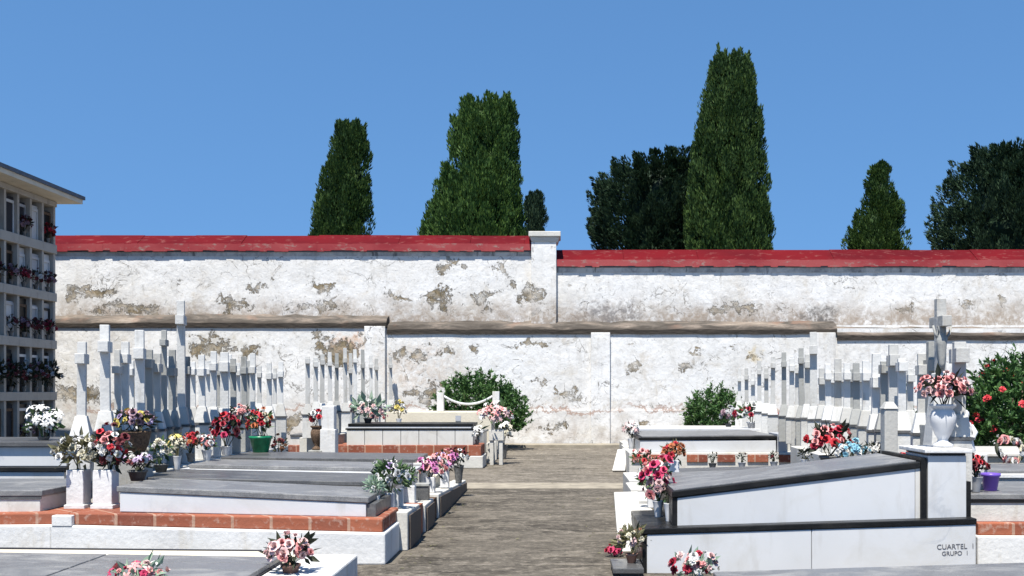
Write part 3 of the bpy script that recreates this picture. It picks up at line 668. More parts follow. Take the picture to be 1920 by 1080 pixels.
MB().box(-6.5, -3.67, 7.393, 7.399, .44, .461).build('lid_edge', GRANITE_D, t)
t = grave('two-tiered white marble grave edged in black, beside the niche block with lilies on top', (-4.4, 9.0, 0), 'graves of the second row')
MB().box(-7.5, -4.22, 8.9, 9.9, 0, .52).build('kerb', MARBLE, t, bevel=.006)
MB().box(-7.5, -4.20, 8.88, 9.9, .522, .56).build('border', GRANITE_B, t, bevel=.005)
MB().box(-7.5, -4.23, 8.96, 9.88, .562, .73).build('body', MARBLE, t, bevel=.006)
MB().box(-7.5, -4.20, 8.92, 9.9, .732, .775).build('lid', GRANITE_D, t, bevel=.006)
# head posts of the two first graves
for px, w_, lab in ((147, .125, 'square white flower post under the cream bouquet'), (198, .14, 'square white flower post under the red and pink bouquet')):
    x = X_(px, 7.62)
    b = MB().box(x - w_ / 2, x + w_ / 2, 7.56, 7.69, .352, .635).box(x - w_ / 2 - .012, x + w_ / 2 + .012, 7.548, 7.702, .352, .385)
    tag(b.build('flower_post', WHITE, None, bevel=.006, loc=(x, 7.62, .352)), lab, 'post', 'white flower posts')
# graves 2-5 of the near block
defs = [(8.14, 9.04, .50, .46, GRANITE_D, 'grey granite lidded grave, second of its row from the brick-fronted grave'),
        (9.12, 10.0, .525, .49, GRANITE, 'grey slab grave with a white marble rim, third of its row'),
        (10.08, 11.1, .535, .515, GRANITE_D, 'grey streaked slab grave, fourth of its row, near the pink path flowers'),
        (11.25, 12.6, .33, .30, GRANITE, 'low cream rimmed grave at the far end of the near row')]
kz = [(7.89, 8.56, .294, .285), (8.92, 9.5, .235, .235), (9.92, 12.78, .232, .125), None]
for i, (y0, y1, zh, zf, mt, lab) in enumerate(defs):
    t = grave(lab, (-1.15, y0, 0))
    MB().box(-3.3, -1.36, y0, y1, 0, zh - .03, None, zf - .03).build('body', [MARBLE, MARBLE_W, WHITE_OLD, CREAM][i], t, bevel=.006)
    MB().box(-3.34, -1.33, y0 - .02, y1, zh - .028, zh, zf - .028, zf).build('border', [GRANITE_D, MARBLE, MARBLE_W, CREAM][i], t, bevel=.004)
    MB().box(-3.28, -1.40, y0 + (.12 if i == 1 else .03), y1 - .02, zh + .002, zh + .035, zf + .002, zf + .035).build('lid', mt, t, bevel=.005)
    if kz[i]:
        a, c, h0, h1 = kz[i]
        k = MB(); k.quadbox([(-1.31, a, 0), (-1.15, a, 0), (-1.15, c, 0), (-1.31, c, 0), (-1.31, a, h0), (-1.15, a, h0), (-1.15, c, h1), (-1.31, c, h1)])
        k.build('path_kerb', WHITE_OLD, t, bevel=.008)
        k = MB(); k.quadbox([(-1.148, a + .05, .01), (-1.135, a + .05, .01), (-1.135, c - .02, .01), (-1.148, c - .02, .01), (-1.148, a + .05, h0 - .03), (-1.135, a + .05, h0 - .03), (-1.135, c - .02, h1 - .03), (-1.148, c - .02, h1 - .03)])
        k.build('kerb_panel', PANEL, t)
        nx = (8.92, 9.92, 12.95)[i]
        MB().box(-1.33, -1.17, c + .002, nx - .003, 0, h1 - .03).build('kerb_end', BRICK if i != 1 else SOIL, t)
# ------------------------------------------------------------------ niche-block side, far block
t = grave('grave with white tiled side, black banded lid and long brick course, before the chained posts', (-1.21, 16.4, 0), 'graves of the far rows')
MB().box(-4.3, -1.21, 16.4, 17.2, 0, .195).build('kerb', WHITE_OLD, t, bevel=.012)
MB().box(-4.28, -1.24, 16.43, 17.2, .193, .365).build('brick_course', BRICK, t, bevel=.012)
b = MB()
for i in range(7): b.box(-3.36 + .285 * i, -3.36 + .285 * i + .278, 16.47, 17.25, .362, .60)
b.build('body', MARBLE_W, t, bevel=.004)
MB().box(-3.38, -1.36, 16.462, 17.4, .602, .628).build('border', GRANITE_B, t)
MB().box(-3.36, -1.40, 16.47, 17.4, .63, .655).build('slab', MARBLE, t)
MB().box(-3.34, -1.37, 16.464, 17.4, .657, .70).build('lid', GRANITE_B, t, bevel=.004)
MB().box(-4.25, -3.75, 16.47, 17.2, .362, .50).build('side_block', MARBLE_W, t, bevel=.004)
MB().box(-4.25, -3.72, 16.45, 17.2, .502, .53).build('side_cap', GRANITE_D, t)
t = grave('cream block grave with two white posts in front of the green shrub', (-1.7, 19.6, 0), 'graves of the far rows')
MB().box(-3.25, -1.28, 19.5, 20.6, 0, .83).build('body', CREAM, t, bevel=.012)
MB().box(-1.95, -1.85, 19.49, 19.499, .66, .76).build('plate', MARBLE_G, t)
for px, zt in ((826, 1.19), (930, 1.21)):
    x = X_(px, 19.9); MB().box(x - .065, x + .065, 19.84, 19.97, .832, zt).build('post', WHITE, t, bevel=.008)
pts = [(X_(826, 19.9) + .066 + (X_(930, 19.9) - X_(826, 19.9) - .132) * i / 18, 19.9, 1.12 - .15 * (1 - (2 * i / 18 - 1) ** 2)) for i in range(19)]
tag(MB().tube(pts, .022, 8).build('chain', CHAIN, None, smooth=True, loc=(X_(878, 19.9), 19.9, 1.0)), 'pale chain slung between two white posts before the green shrub', 'chain')
for i, (y0, y1, zh, lab) in enumerate(((17.5, 18.3, .5, 'grey lidded grave behind the black banded grave of the far row'), (18.4, 19.3, .48, 'grey lidded grave just before the cream block grave'), (20.7, 21.5, .45, 'last low grave of its row beneath the green shrub'))):
    t = grave(lab, (-1.25, y0, 0), 'graves of the far rows')
    MB().box(-3.3, -1.35, y0, y1, 0, zh).build('body', MARBLE_W, t, bevel=.006)
    MB().box(-3.33, -1.32, y0, y1, zh + .002, zh + .04).build('lid', GRANITE, t, bevel=.005)
    for ya in (y0 + .05, y0 + .45): MB().box(-1.24, -1.12, ya, ya + .12, 0, .34).build('kerb_post', WHITE_OLD, t, bevel=.006)
    MB().box(-1.23, -1.14, y0 + .18, y0 + .44, 0, .27).build('kerb_panel', GRANITE_D, t)
t = thing('flower_stand', 'narrow white two-legged flower stand under the pale pink star flowers', 'stand', (X_(931, 17.2), 17.2, 0))
x = X_(931, 17.2)
for s in (-1, 1): MB().box(x + s * .075 - .03, x + s * .075 + .03, 17.12, 17.28, 0, .40).build('leg', WHITE_OLD, t, bevel=.005)
MB().box(x - .12, x + .12, 17.1, 17.3, .402, .58).build('top', WHITE_OLD, t, bevel=.008)

# ------------------------------------------------------------------ far side of the path, near block
t = thing('grave', 'big stepped white marble grave edged in black, with lettering and an urn pillar', 'grave', (.56, 6.9, 0), GL)
X0, X1 = X_(1213, 6.9), X_(1830, 6.9)
xm = X_(1522, 6.9); zm_ = .257 + .068 * (xm - X0) / (X1 - X0)
MB().box(X0, xm - .0015, 6.9, 7.95, 0, .257, None, zm_).box(xm + .0015, X1, 6.9, 7.95, 0, zm_, None, .325).build('lower_tier', MARBLE, t, bevel=.005)
MB().box(X0 - .035, X1 + .004, 6.892, 7.95, .259, .298, .327, .366).build('border', GRANITE_B, t, bevel=.006)
MB().box(X0 - .03, X0 - .002, 6.90, 7.9, 0, .257).build('end_plate', GRANITE_B, t)
xa, xb = X_(1270, 7.0), X_(1716, 7.0)
MB().box(xa, xb, 7.0, 7.85, .28, .489, .34, .688).build('upper_tier', MARBLE, t, bevel=.005)
MB().box(xb + .001, xb + .032, 7.0, 7.85, .345, .69).build('end_strip', MARBLE_W, t)
MB().box(xa - .036, xb + .034, 6.988, 7.9, .491, .535, .69, .734).build('lid', GRANITE_B, t, bevel=.006)
MB().box(xa - .02, xb + .015, 7.03, 7.88, .53, .541, .728, .739).build('top_slab', GRANITE, t)
MB().box(xa - .034, xa - .002, 7.0, 7.85, .28, .489).build('end_plate', GRANITE_B, t)
MB().box(xb + .034, xb + .072, 6.985, 7.85, .345, .76).build('head_plate', GRANITE_B, t)
pa, pb = X_(1739, 7.0), X_(1811, 7.0)
MB().box(pa, pb, 6.99, 7.45, .34, .775).build('head_pillar', MARBLE, t, bevel=.005)
MB().box(pa + .01, pb - .01, 6.98, 7.46, .777, .79).build('head_joint', GRANITE_B, t)
MB().box(pa - .03, pb + .03, 6.96, 7.5, .792, .818).build('head_cap', WHITE, t, bevel=.005)
MB().box(pb + .002, pb + .034, 7.0, 7.45, .345, .60).build('side_plate', GRANITE_B, t)
def text(s, px, py, size, root):
    c = bpy.data.curves.new('inscription', 'FONT'); c.body = s; c.size = size; c.extrude = .0012; c.align_x = 'CENTER'
    tmp = bpy.data.objects.new('lettering', c); c.materials.append(TEXTM); me = bpy.data.meshes.new_from_object(tmp); bpy.data.objects.remove(tmp); bpy.data.curves.remove(c)
    o = bpy.data.objects.new('inscription', me); COL.objects.link(o); o.parent = root
    o.location = Vector((X_(px, 6.9), 6.8985, Z_(py, 6.9))) - Vector(root['_o']); o.rotation_euler = (math.radians(90), math.radians(-1.8), 0)
text('CUARTEL  1', 1792, 1029, .047, t); text('GRUPO  1', 1791, 1041, .04, t)
t = grave('low grave with a grey slab lying in front of the lettered marble grave', (.9, 5.3, 0))
MB().box(X_(1345, 5.4), 3.4, 3.6, 5.42, 0, .225, None, .30).build('kerb', MARBLE_W, t, bevel=.006)
MB().box(X_(1340, 5.4), 3.4, 3.6, 5.46, .227, .262, .302, .338).build('lid', GRANITE, t, bevel=.006)
defs = [(8.02, 8.9, .48, .55, GRANITE, 'grey lidded grave directly behind the big stepped marble grave'), (8.98, 9.9, .44, .49, GRANITE_D, 'dark grey lidded grave, third behind the lettered marble grave'),
        (9.98, 10.95, .35, .39, GRANITE, 'grey streaked grave below the light blue bouquet'), (11.02, 12.3, .24, .28, GRANITE_D, 'grey grave carrying the row of small dark pots')]
for i, (y0, y1, zf, zh, mt, lab) in enumerate(defs):
    xf = .80 + .052 * (y0 - 7); L = 2.0
    t = grave(lab, (xf, y0, 0))
    MB().box(xf, xf + L, y0, y1, 0, zf - .03, None, zh - .03).build('body', [MARBLE, MARBLE_W, MARBLE, WHITE_OLD][i], t, bevel=.006)
    MB().box(xf - .03, xf + L + .03, y0 - .02, y1, zf - .028, zf, zh - .028, zh).build('border', [MARBLE, GRANITE_D, MARBLE_W, MARBLE][i], t, bevel=.004)
    MB().box(xf + .02, xf + L, y0 + .05, y1 - .03, zf + .002, zf + .036, zh + .002, zh + .036).build('lid', mt, t, bevel=.005)
    MB().box(xf - .28, xf - .12, y0, y1 - .2, 0, .27).build('path_kerb', WHITE_OLD, t, bevel=.008)
# far block beyond the cross path
t = grave('white sided grave with grey lid above the broken bricks', (1.1, 14.9, 0), 'graves of the far rows')
xs = [(1185, 1262), (1288, 1327), (1345, 1379), (1402, 1441), (1461, 1499)]
MB().box(X_(1180, 14.9), X_(1515, 14.9), 14.93, 15.9, 0, .335).build('kerb', WHITE_OLD, t, bevel=.012)
for a, c in xs: MB().box(X_(a, 14.9), X_(c, 14.9), 14.905, 14.929, .20, .305).build('brick_piece', BRICK, t, bevel=.004)
MB().box(X_(1200, 15), X_(1455, 15), 15.0, 15.9, .337, .505).build('body', MARBLE, t, bevel=.005)
MB().box(X_(1197, 15), X_(1457, 15), 14.988, 17.0, .507, .545, .53, .568).build('lid', GRANITE_B, t, bevel=.005)
MB().box(X_(1200, 15) + .03, X_(1455, 15) - .03, 15.0, 17.0, .548, .562, .571, .585).build('slab', GRANITE, t)
MB().box(X_(1457, 15) + .002, X_(1475, 15), 14.98, 15.6, .337, .60).build('head_block', MARBLE_G, t, bevel=.005)
for i, (y0, y1, zh, lab) in enumerate(((17.1, 18.0, .56, 'white marble topped grave behind the broken brick pieces'), (18.1, 19.1, .5, 'grey grave in the far row, second behind the broken bricks'), (19.2, 20.6, .5, 'last pale grave before the rounded shrub at the wall foot'))):
    xf = 1.25 + .05 * (y0 - 16); t = grave(lab, (xf, y0, 0), 'graves of the far rows')
    MB().box(xf, xf + 2, y0, y1, 0, zh).build('body', MARBLE_W, t, bevel=.006)
    MB().box(xf - .03, xf + 2.03, y0, y1, zh + .002, zh + .04).build('lid', [MARBLE, GRANITE, MARBLE_W][i], t, bevel=.005)
    MB().box(xf - .25, xf - .12, y0, y1 - .2, 0, .25).build('path_kerb', WHITE_OLD, t, bevel=.008)
# second row beyond the urn
t = grave('white kerbed grave with brick course and grey lid under the purple pot', (2.92, 7.22, 0), 'graves of the second row')
MB().box(2.885, 6.5, 7.22, 7.9, 0, .205, None, .195).build('kerb', WHITE, t, bevel=.012)
MB().box(2.90, 6.5, 7.25, 8.0, .202, .292).build('brick_course', BRICK, t, bevel=.01)
MB().box(2.87, 6.5, 7.32, 8.3, .29, .445).build('body', WHITE_OLD, t, bevel=.006)
MB().box(2.84, 6.5, 7.308, 8.35, .447, .487).build('lid', GRANITE, t, bevel=.006)
MB().box(2.86, 6.5, 7.312, 7.319, .425, .446).build('lid_edge', GRANITE_B, t)
t = grave('white rimmed grey grave behind the purple pot', (3.3, 8.5, 0), 'graves of the second row')
MB().box(3.3, 6.5, 8.5, 9.4, 0, .50).build('body', MARBLE, t, bevel=.006); MB().box(3.26, 6.5, 8.46, 9.4, .502, .535).build('border', WHITE, t, bevel=.005); MB().box(3.34, 6.5, 8.52, 9.38, .537, .56).build('lid', GRANITE, t, bevel=.005)
t = grave('low cream walled grave in front of the red oleander', (3.8, 9.9, 0), 'graves of the second row')
MB().box(3.7, 7, 9.9, 11.2, 0, .585).build('body', CREAM, t, bevel=.01); MB().box(3.68, 7, 9.87, 11.2, .587, .62).build('lid', MARBLE_W, t, bevel=.008)

# ------------------------------------------------------------------ rows of head plinths and crosses
def rowX(side, Y): return -3.72 if side < 0 else 2.42 + .05 * Y
def plinth(label, side, y0, y1, h, w_=.34):
    b = MB(); a, c = rowX(side, y0), rowX(side, y1)
    b.poly([(a - w_ / 2, y0), (a + w_ / 2, y0), (c + w_ / 2, y1), (c - w_ / 2, y1)], 0, h)
    t = b.build('head_plinth', WHITE_OLD, None, bevel=.01, loc=(a, y0, 0)); tag(t, label, 'plinth', 'white head plinths')
plinth('long white plinth carrying the nearer crosses on the niche block side', -1, 8.12, 13.6, .5)
tag(MB().box(-4.36, -3.95, 9.4, 15.2, 0, .42).build('head_plinth', WHITE_OLD, None, bevel=.01, loc=(-4.15, 9.4, 0)), 'lower white plinth carrying the slim crosses behind the near row', 'plinth', 'white head plinths')
plinth('long white plinth carrying the far crosses before the chained posts', -1, 15.6, 22, .52)
plinth('long white plinth carrying the crosses beside the urn', 1, 8.0, 13.2, .52)
plinth('long white plinth carrying the far crosses beyond the broken bricks', 1, 15.2, 21.5, .5)
NTH = ['first', 'second', 'third', 'fourth', 'fifth', 'sixth', 'seventh', 'eighth', 'ninth', 'tenth', 'eleventh', 'twelfth', 'thirteenth', 'fourteenth', 'fifteenth', 'sixteenth', 'seventeenth', 'eighteenth']
def cross(label, px, yt, ya, side, group, zb=.5, w_=.066, arm=.088, mat=None, zp=None, dx=0, s=1):
    # solve the row line for depth
    if side < 0: Y = (rowX(-1, 0) + dx) * F / (px - VX)
    else: Y = (2.42 + dx) * F / (px - VX - .05 * F)
    x = X_(px, Y); random.seed(int(px * 7)); mat = mat or STONE
    zt = Z_(yt, Y - arm); za = Z_(ya, Y - arm); zp = zp or min(1.03, za - .25) + U(-.02, .02)
    t = thing('grave_cross', label, 'cross', (x, Y, zb), group)
    pw = .15 * s; pd = .17 * s; zm = zb + (zp - zb) * .66
    MB().box(x - pw / 2, x + pw / 2, Y - pd / 2, Y + pd / 2, zb + .001, zm).build('pedestal', mat, t, bevel=.006)
    MB().box(x - pw / 2 - .012, x + pw / 2 + .012, Y - pd / 2 - .012, Y + pd / 2 + .012, zm + .001, zm + .02).build('pedestal_band', GRANITE_D, t)
    MB().taper(x, Y, zm + .021, zp, pw, pd, w_ * 1.25, w_ * 1.25).build('pedestal_top', mat, t, bevel=.004)
    lean = U(-.012, .012); h = zt - zp; d = w_ * .85
    b = MB(); b.quadbox([(x - w_ / 2, Y - d / 2, zp - .01), (x + w_ / 2, Y - d / 2, zp - .01), (x + w_ / 2, Y + d / 2, zp - .01), (x - w_ / 2, Y + d / 2, zp - .01)] + [(x + sx * w_ / 2 * .94 + lean * h, Y + sy * d / 2, zt) for sx, sy in ((-1, -1), (1, -1), (1, 1), (-1, 1))])
    xc = x + lean * (za - zp)
    for sg in (-1, 1):
        y0, y1 = sorted((Y + sg * (d / 2 - .004), Y + sg * (d / 2 + arm)))
        b.box(xc - w_ / 2 - .002, xc + w_ / 2 + .002, y0, y1, za, za + w_ * 1.2)
    b.build('cross', mat, t, bevel=.004)
    t.rotation_euler.z = math.radians((14 if side < 0 else -11) + U(-2.5, 2.5))
    return t
GA = 'crosses along the near row on the niche block side'
L1 = [(153, 640, 682, {}), (198, 608, 660, dict(w_=.075)), (221, 655, 700, dict(w_=.05)), (234, 640, 681, {}), (263, 618, 673, dict(w_=.08)), (280, 655, 690, dict(mat=STONE_GREY)), (294, 662, 698, {}), (308, 618, 648, dict(mat=STONE_GREY, w_=.05)),
      (323, 655, 705, dict(mat=STONE_GREY)), (341, 562, 608, dict(w_=.075)), (350, 668, 702, dict(mat=STONE_GREY)), (379, 665, 705, {}), (400, 658, 695, {}), (421, 660, 697, dict(w_=.09)), (438, 672, 698, dict(mat=STONE_GREY)), (458, 668, 701, dict(mat=STONE_GREY)), (473, 662, 700, {}), (505, 680, 711, {}), (526, 678, 707, {})]
adj = {9: 'tallest white stone cross, rising above the ledge', 7: 'slim dark weathered cross', 1: 'tall stout white cross'}
for i, (px, yt, ya, kw) in enumerate(L1):
    a = adj.get(i) or ('weathered grey stone cross' if kw.get('mat') is STONE_GREY else 'thin white stone cross')
    n = NTH[i] if i < 18 else 'last'
    cross(f'{a} on pedestal, {n} counted from the niche block', px, yt, ya, -1, GA, **kw)
GE = 'slim crosses standing behind the near row'
LB = [(246, 676, 704), (271, 660, 690), (286, 672, 700), (315, 668, 698), (333, 676, 704), (362, 678, 703), (390, 676, 702), (411, 680, 704), (430, 664, 690), (447, 680, 704), (465, 676, 700), (486, 686, 708), (515, 690, 710)]
for i, (px, yt, ya) in enumerate(LB):
    m_ = STONE_GREY if i % 3 == 1 else None
    cross(f'{"slim grey" if m_ else "slim white"} cross behind the near row of crosses, {NTH[i]} from the niche block', px, yt, ya, -1, GE, mat=m_, w_=.058, dx=-.42, zb=.42)
GB = 'crosses along the far row on the niche block side'
L2 = [(577, 668, 682), (592, 670, 688), (604, 664, 684), (619, 660, 686), (631, 662, 690), (648, 652, 680), (657, 662, 700), (666, 655, 680), (681, 655, 690), (696, 666, 690), (706, 672, 694), (733, 668, 690), (742, 664, 684)]
for i, (px, yt, ya) in enumerate(L2):
    m_ = STONE_GREY if i in (4, 8) else None
    cross(f'{"weathered grey" if m_ else "slim white"} cross of the far row before the chained posts, {NTH[i]} along', px, yt, ya, -1, GB, zb=.52, mat=m_)
GC = 'crosses along the far row beyond the broken bricks'
L3 = [(1538, 672, 0), ]
L3 = [(1386, 690, 715), (1400, 690, 712), (1412, 700, 722), (1424, 676, 702), (1437, 690, 710), (1449, 668, 690), (1470, 660, 688), (1484, 672, 696), (1495, 684, 700), (1503, 652, 682), (1513, 664, 690)]
for i, (px, yt, ya) in enumerate(L3):
    cross(f'{"weathered grey" if i in (6, 9) else "slim white"} cross of the far row beyond the broken bricks, {NTH[i]} from the rounded shrub', px, yt, ya, 1, GC, mat=STONE_GREY if i in (6, 9) else None)
GD = 'crosses along the near row beside the urn'
L4 = [(1526, 622, 664, dict(w_=.085)), (1541, 690, 721, {}), (1553, 682, 712, {}), (1571, 672, 714, dict(w_=.075)), (1588, 680, 712, {}), (1606, 680, 714, dict(mat=STONE_GREY)), (1623, 676, 714, {}), (1642, 662, 727, dict(w_=.08)), (1657, 677, 700, dict(mat=STONE_GREY)),
      (1674, 645, 686, dict(w_=.08)), (1691, 672, 696, {}), (1728, 662, 703, {}), (1797, 640, 680, dict(w_=.085))]
for i, (px, yt, ya, kw) in enumerate(L4):
    a = 'weathered grey cross' if kw.get('mat') is STONE_GREY else 'white stone cross'
    cross(f'{a} on pedestal in the urn-side row, {NTH[i]} counted towards the urn', px, yt, ya, 1, GD, zb=.52, **kw)
GG = 'slim crosses standing behind the urn-side row'
for i, (px, yt, ya) in enumerate([(1547, 700, 724), (1562, 694, 718), (1580, 690, 716), (1598, 692, 716), (1614, 690, 716), (1632, 680, 712), (1650, 690, 718), (1683, 684, 712), (1706, 690, 716), (1740, 672, 702)]):
    m_ = STONE_GREY if i % 3 == 0 else None
    cross(f'{"slim grey" if m_ else "slim white"} cross behind the urn-side row of crosses, {NTH[i]} counted towards the urn', px, yt, ya, 1, GG, mat=m_, w_=.06, dx=.42, zb=.42)
b = MB(); b.poly([(3.0 + .2, 8.9), (3.0 + .55, 8.9), (3.5 + .28, 14.6), (3.5 - .2, 14.6)], 0, .42)
tag(b.build('head_plinth', WHITE_OLD, None, bevel=.01, loc=(3.4, 9, 0)), 'lower white plinth carrying the slim crosses behind the urn-side row', 'plinth', 'white head plinths')
# broad plain stele among them, and the tall cross with figure behind the urn
x = X_(1667, 8.6); t = thing('stele', 'broad plain pale stone stele standing between crosses above the red bouquet', 'stele', (x, 8.6, 0))
MB().box(x - .055, x + .055, 8.54, 8.66, 0, 1.06).build('shaft', STONE, t, bevel=.01)
MB().taper(x, 8.6, 1.061, 1.12, .125, .14, .06, .06).build('top', STONE, t, bevel=.006)
Yc = 7.75; x = X_(1763, Yc)
t = thing('crucifix', 'tallest pale cross with a carved figure, right behind the pink flowered urn', 'cross', (x, Yc, 0))
MB().box(x - .15, x + .15, Yc - .12, Yc + .12, 0, .78).build('pedestal', STONE, t, bevel=.01)
MB().taper(x, Yc, .781, 1.34, .2, .2, .1, .1).build('shaft', STONE, t, bevel=.008)
b = MB().box(x - .035, x + .035, Yc - .03, Yc + .03, 1.33, Z_(560, Yc))
for sg in (-1, 1): b.box(x - .034, x + .034, min(Yc + sg * .028, Yc + sg * .14), max(Yc + sg * .028, Yc + sg * .14), 1.68, 1.76)
b.build('cross', STONE, t, bevel=.004)
b = MB().lathe(x - .01, Yc - .06, 1.36, [(.012, 0), (.022, .05), (.03, .13), (.036, .19), (.042, .235), (.02, .265), (.022, .28), (.03, .30), (.026, .325), (.008, .335)], 14, .8)
b.tube([(x - .035, Yc - .06, 1.585), (x - .06, Yc - .06, 1.63), (x - .075, Yc - .06, 1.69)], [.012, .01, .008], 8)
b.tube([(x + .015, Yc - .06, 1.585), (x + .045, Yc - .06, 1.63), (x + .06, Yc - .06, 1.69)], [.012, .01, .008], 8)
b.build('carved_figure', STONE_GREY, t, smooth=True)
t = thing('grave_cross', 'grey slim cross rising between the stele cross and the tall crucifix', 'cross', (X_(1746, 8.05), 8.05, .52), GD)
x = X_(1746, 8.05); MB().box(x - .07, x + .07, 7.98, 8.12, .521, .95).build('pedestal', STONE_GREY, t, bevel=.006)
b = MB().box(x - .03, x + .03, 8.02, 8.08, .951, Z_(640, 8.0))
for sg in (-1, 1): b.box(x - .029, x + .029, min(8.05 + sg * .026, 8.05 + sg * .11), max(8.05 + sg * .026, 8.05 + sg * .11), 1.36, 1.45)
b.build('cross', STONE_GREY, t, bevel=.004)

# ------------------------------------------------------------------ statue, plaques, slabs
x, y = X_(1809, 7.75), 7.75
t = thing('statue', 'small white statue of a robed figure beside the pink flowered urn', 'statue', (x, y, .0))
MB().box(x - .10, x + .13, y - .1, y + .15, 0, .75).build('pedestal', STONE, t, bevel=.008)
b = MB().lathe(x, y, .751, [(.072, 0), (.078, .02), (.066, .06), (.058, .10), (.05, .14), (.052, .17), (.054, .195), (.044, .22), (.02, .238), (.018, .248), (.028, .26), (.033, .28), (.03, .30), (.016, .315), (.004, .318)], 20, .8)
for sg in (-1, 1): b.tube([(x + sg * .046, y, .75 + .2), (x + sg * .066, y - .03, .75 + .15), (x + sg * .04, y - .06, .75 + .11), (x + sg * .008, y - .062, .75 + .125)], [.018, .02, .016, .012], 8)
b.build('figure', CERAMIC, t, smooth=True)
# leaning white plaques on the path edge
def plaque(label, pts4, th=.03):
    b = MB(); f = [Vector(p) for p in pts4]; n = (f[1] - f[0]).cross(f[3] - f[0]).normalized() * -th
    b.quadbox([tuple(f[0]), tuple(f[1]), tuple(f[1] + n), tuple(f[0] + n), tuple(f[3]), tuple(f[2]), tuple(f[2] + n), tuple(f[3] + n)])
    return tag(b.build('plaque', MARBLE_W, None, bevel=.004, loc=tuple((f[0] + f[1]) / 2)), label, 'plaque', 'loose white plaques at the path edge')
plaque('white marble plaque leaning at the path edge beside the hot pink rose', [(X_(1160, 7.85), 7.85, .0), (X_(1212, 7.85), 7.85, .0), (X_(1196, 8.05), 8.05, .435), (X_(1151, 8.05), 8.05, .43)])
plaque('small white plaque leaning at the path edge far from the camera, below white flowers', [(X_(1148, 15.6), 15.6, .03), (X_(1172, 15.6), 15.6, .03), (X_(1176, 15.9), 15.9, .33), (X_(1158, 15.9), 15.9, .33)])
b = MB().box(X_(1150, 6.7), X_(1208, 6.7), 6.72, 7.12, .03, .065); b.box(X_(1165, 6.7), X_(1200, 6.7), 6.78, 7.1, .0, .029)
tag(b.build('step_slab', GRANITE_D, None, bevel=.005, loc=(.42, 6.9, 0)), 'dark granite slab lying on the path beside the lettered marble grave', 'slab')

# ------------------------------------------------------------------ flowers: near, niche-block side
GF = 'bouquets on the near graves'; GK = 'bouquets along the path kerb'
bouquet('bunch of pale pink roses in a brown pot at the lower edge', 545, 1080, 6.05, 92, 78, ['palepink', 'palepink', 'pink', 'pink'], 17, 'rose', LEAF_DK, ('pot', TERRA, .07, .055), GF, 60, 15)
bouquet('pink and white bunch poking up at the bottom edge over the grey slab', 262, 1112, 5.4, 100, 58, ['palepink', 'white', 'pink', 'hotpink'], 10, ['lily', 'carnation'], LEAF_PALE, ('vase', CERAMIC, .05, .035), GF, 30, 14)
bouquet('white lilies with green leaves on top of the two-tiered grave', 82, 832, 9.2, 66, 74, ['white'], 14, 'lily', LEAF, ('vase', GREYPOT, .06, .05), GF, 60, 12)
bouquet('cream and white bouquet with olive leaves on the first flower post', 147, 893, 7.62, 80, 82, ['white', 'cream', 'cream', 'white'], 16, ['rose', 'carnation'], LEAF_OL, ('vase', CERAMIC, .05, .04), GF, 130, 12)
bouquet('red, pink and white tumbling bouquet on the second flower post', 208, 893, 7.62, 62, 100, ['red', 'pink', 'white', 'darkred', 'palepink', 'crimson'], 20, ['rose', 'carnation'], LEAF_DK, ('vase', CERAMIC, .05, .04), GF, 90, 11, droop=.5)
bouquet('large wicker basket of faded mauve flowers', 254, 850, 8.2, 66, 82, ['mauve', 'mauve', 'brown', 'lilac', 'yellow'], 22, ['rose', 'carnation'], LEAF_DK, ('basket', WICKER, .16, .115), GF, 70, 10, name='flower_basket', xyz=(X_(254, 8.2), 8.2, .73))
b = MB(); hx, hz = X_(254, 8.2), .73
tag(MB().box(hx - .1, hx + .1, 8.12, 8.3, 0, .728).build('flower_post', STONE_GREY, None, bevel=.006, loc=(hx, 8.2, 0)), 'grey stone post hidden under the wicker basket', 'post', 'white flower posts')
bouquet('small lilac and white bunch below the wicker basket', 258, 905, 7.95, 60, 55, ['lilac', 'white', 'mauve', 'darkred'], 13, ['carnation', 'lily'], LEAF_DK, ('pot', GREYPOT, .08, .07), GF, 60, 9, xyz=(X_(258, 7.9), 7.9, .53))
def onlid(px, Y, z): return (X_(px, Y), Y, z)
bouquet('white and greenish bunch next to the wicker basket', 302, 880, 8.7, 46, 66, ['white', 'cream'], 9, 'carnation', LEAF, ('pot', GREYPOT, .07, .06), GF, 80, 9, xyz=onlid(302, 8.75, .53))
bouquet('spiky cream bunch in a slim white vase', 332, 885, 9.0, 32, 76, ['cream', 'cream', 'yellow'], 8, 'lily', LEAF_OL, ('vase', CERAMIC, .12, .035), GF, 50, 8, xyz=onlid(332, 9.0, .53))
bouquet('orange red bunch between the cream and crimson bunches', 356, 868, 9.6, 40, 58, ['red', 'orange', 'red'], 9, 'carnation', LEAF_DK, ('vase', GREYPOT, .08, .04), GF, 60, 8, xyz=onlid(357, 9.6, .56))
bouquet('short white bunch in paired white vases', 388, 876, 9.9, 34, 50, ['white', 'pink', 'white'], 7, 'rose', LEAF, ('vase', CERAMIC, .1, .05), GF, 40, 8, xyz=onlid(388, 9.75, .56))
bouquet('dark crimson bouquet with pink roses', 422, 862, 10.4, 58, 84, ['crimson', 'crimson', 'hotpink', 'red', 'darkred'], 17, 'rose', LEAF_DK, ('vase', CERAMIC, .09, .06), GF, 70, 9, xyz=onlid(424, 10.4, .57))
bouquet('tall pale pink and white bunch above the crimson bouquet', 452, 812, 11.2, 44, 56, ['palepink', 'white', 'pink', 'mauve'], 13, 'carnation', LEAF_DK, ('vase', CERAMIC, .1, .04), GF, 40, 8, xyz=onlid(452, 11.3, .75))
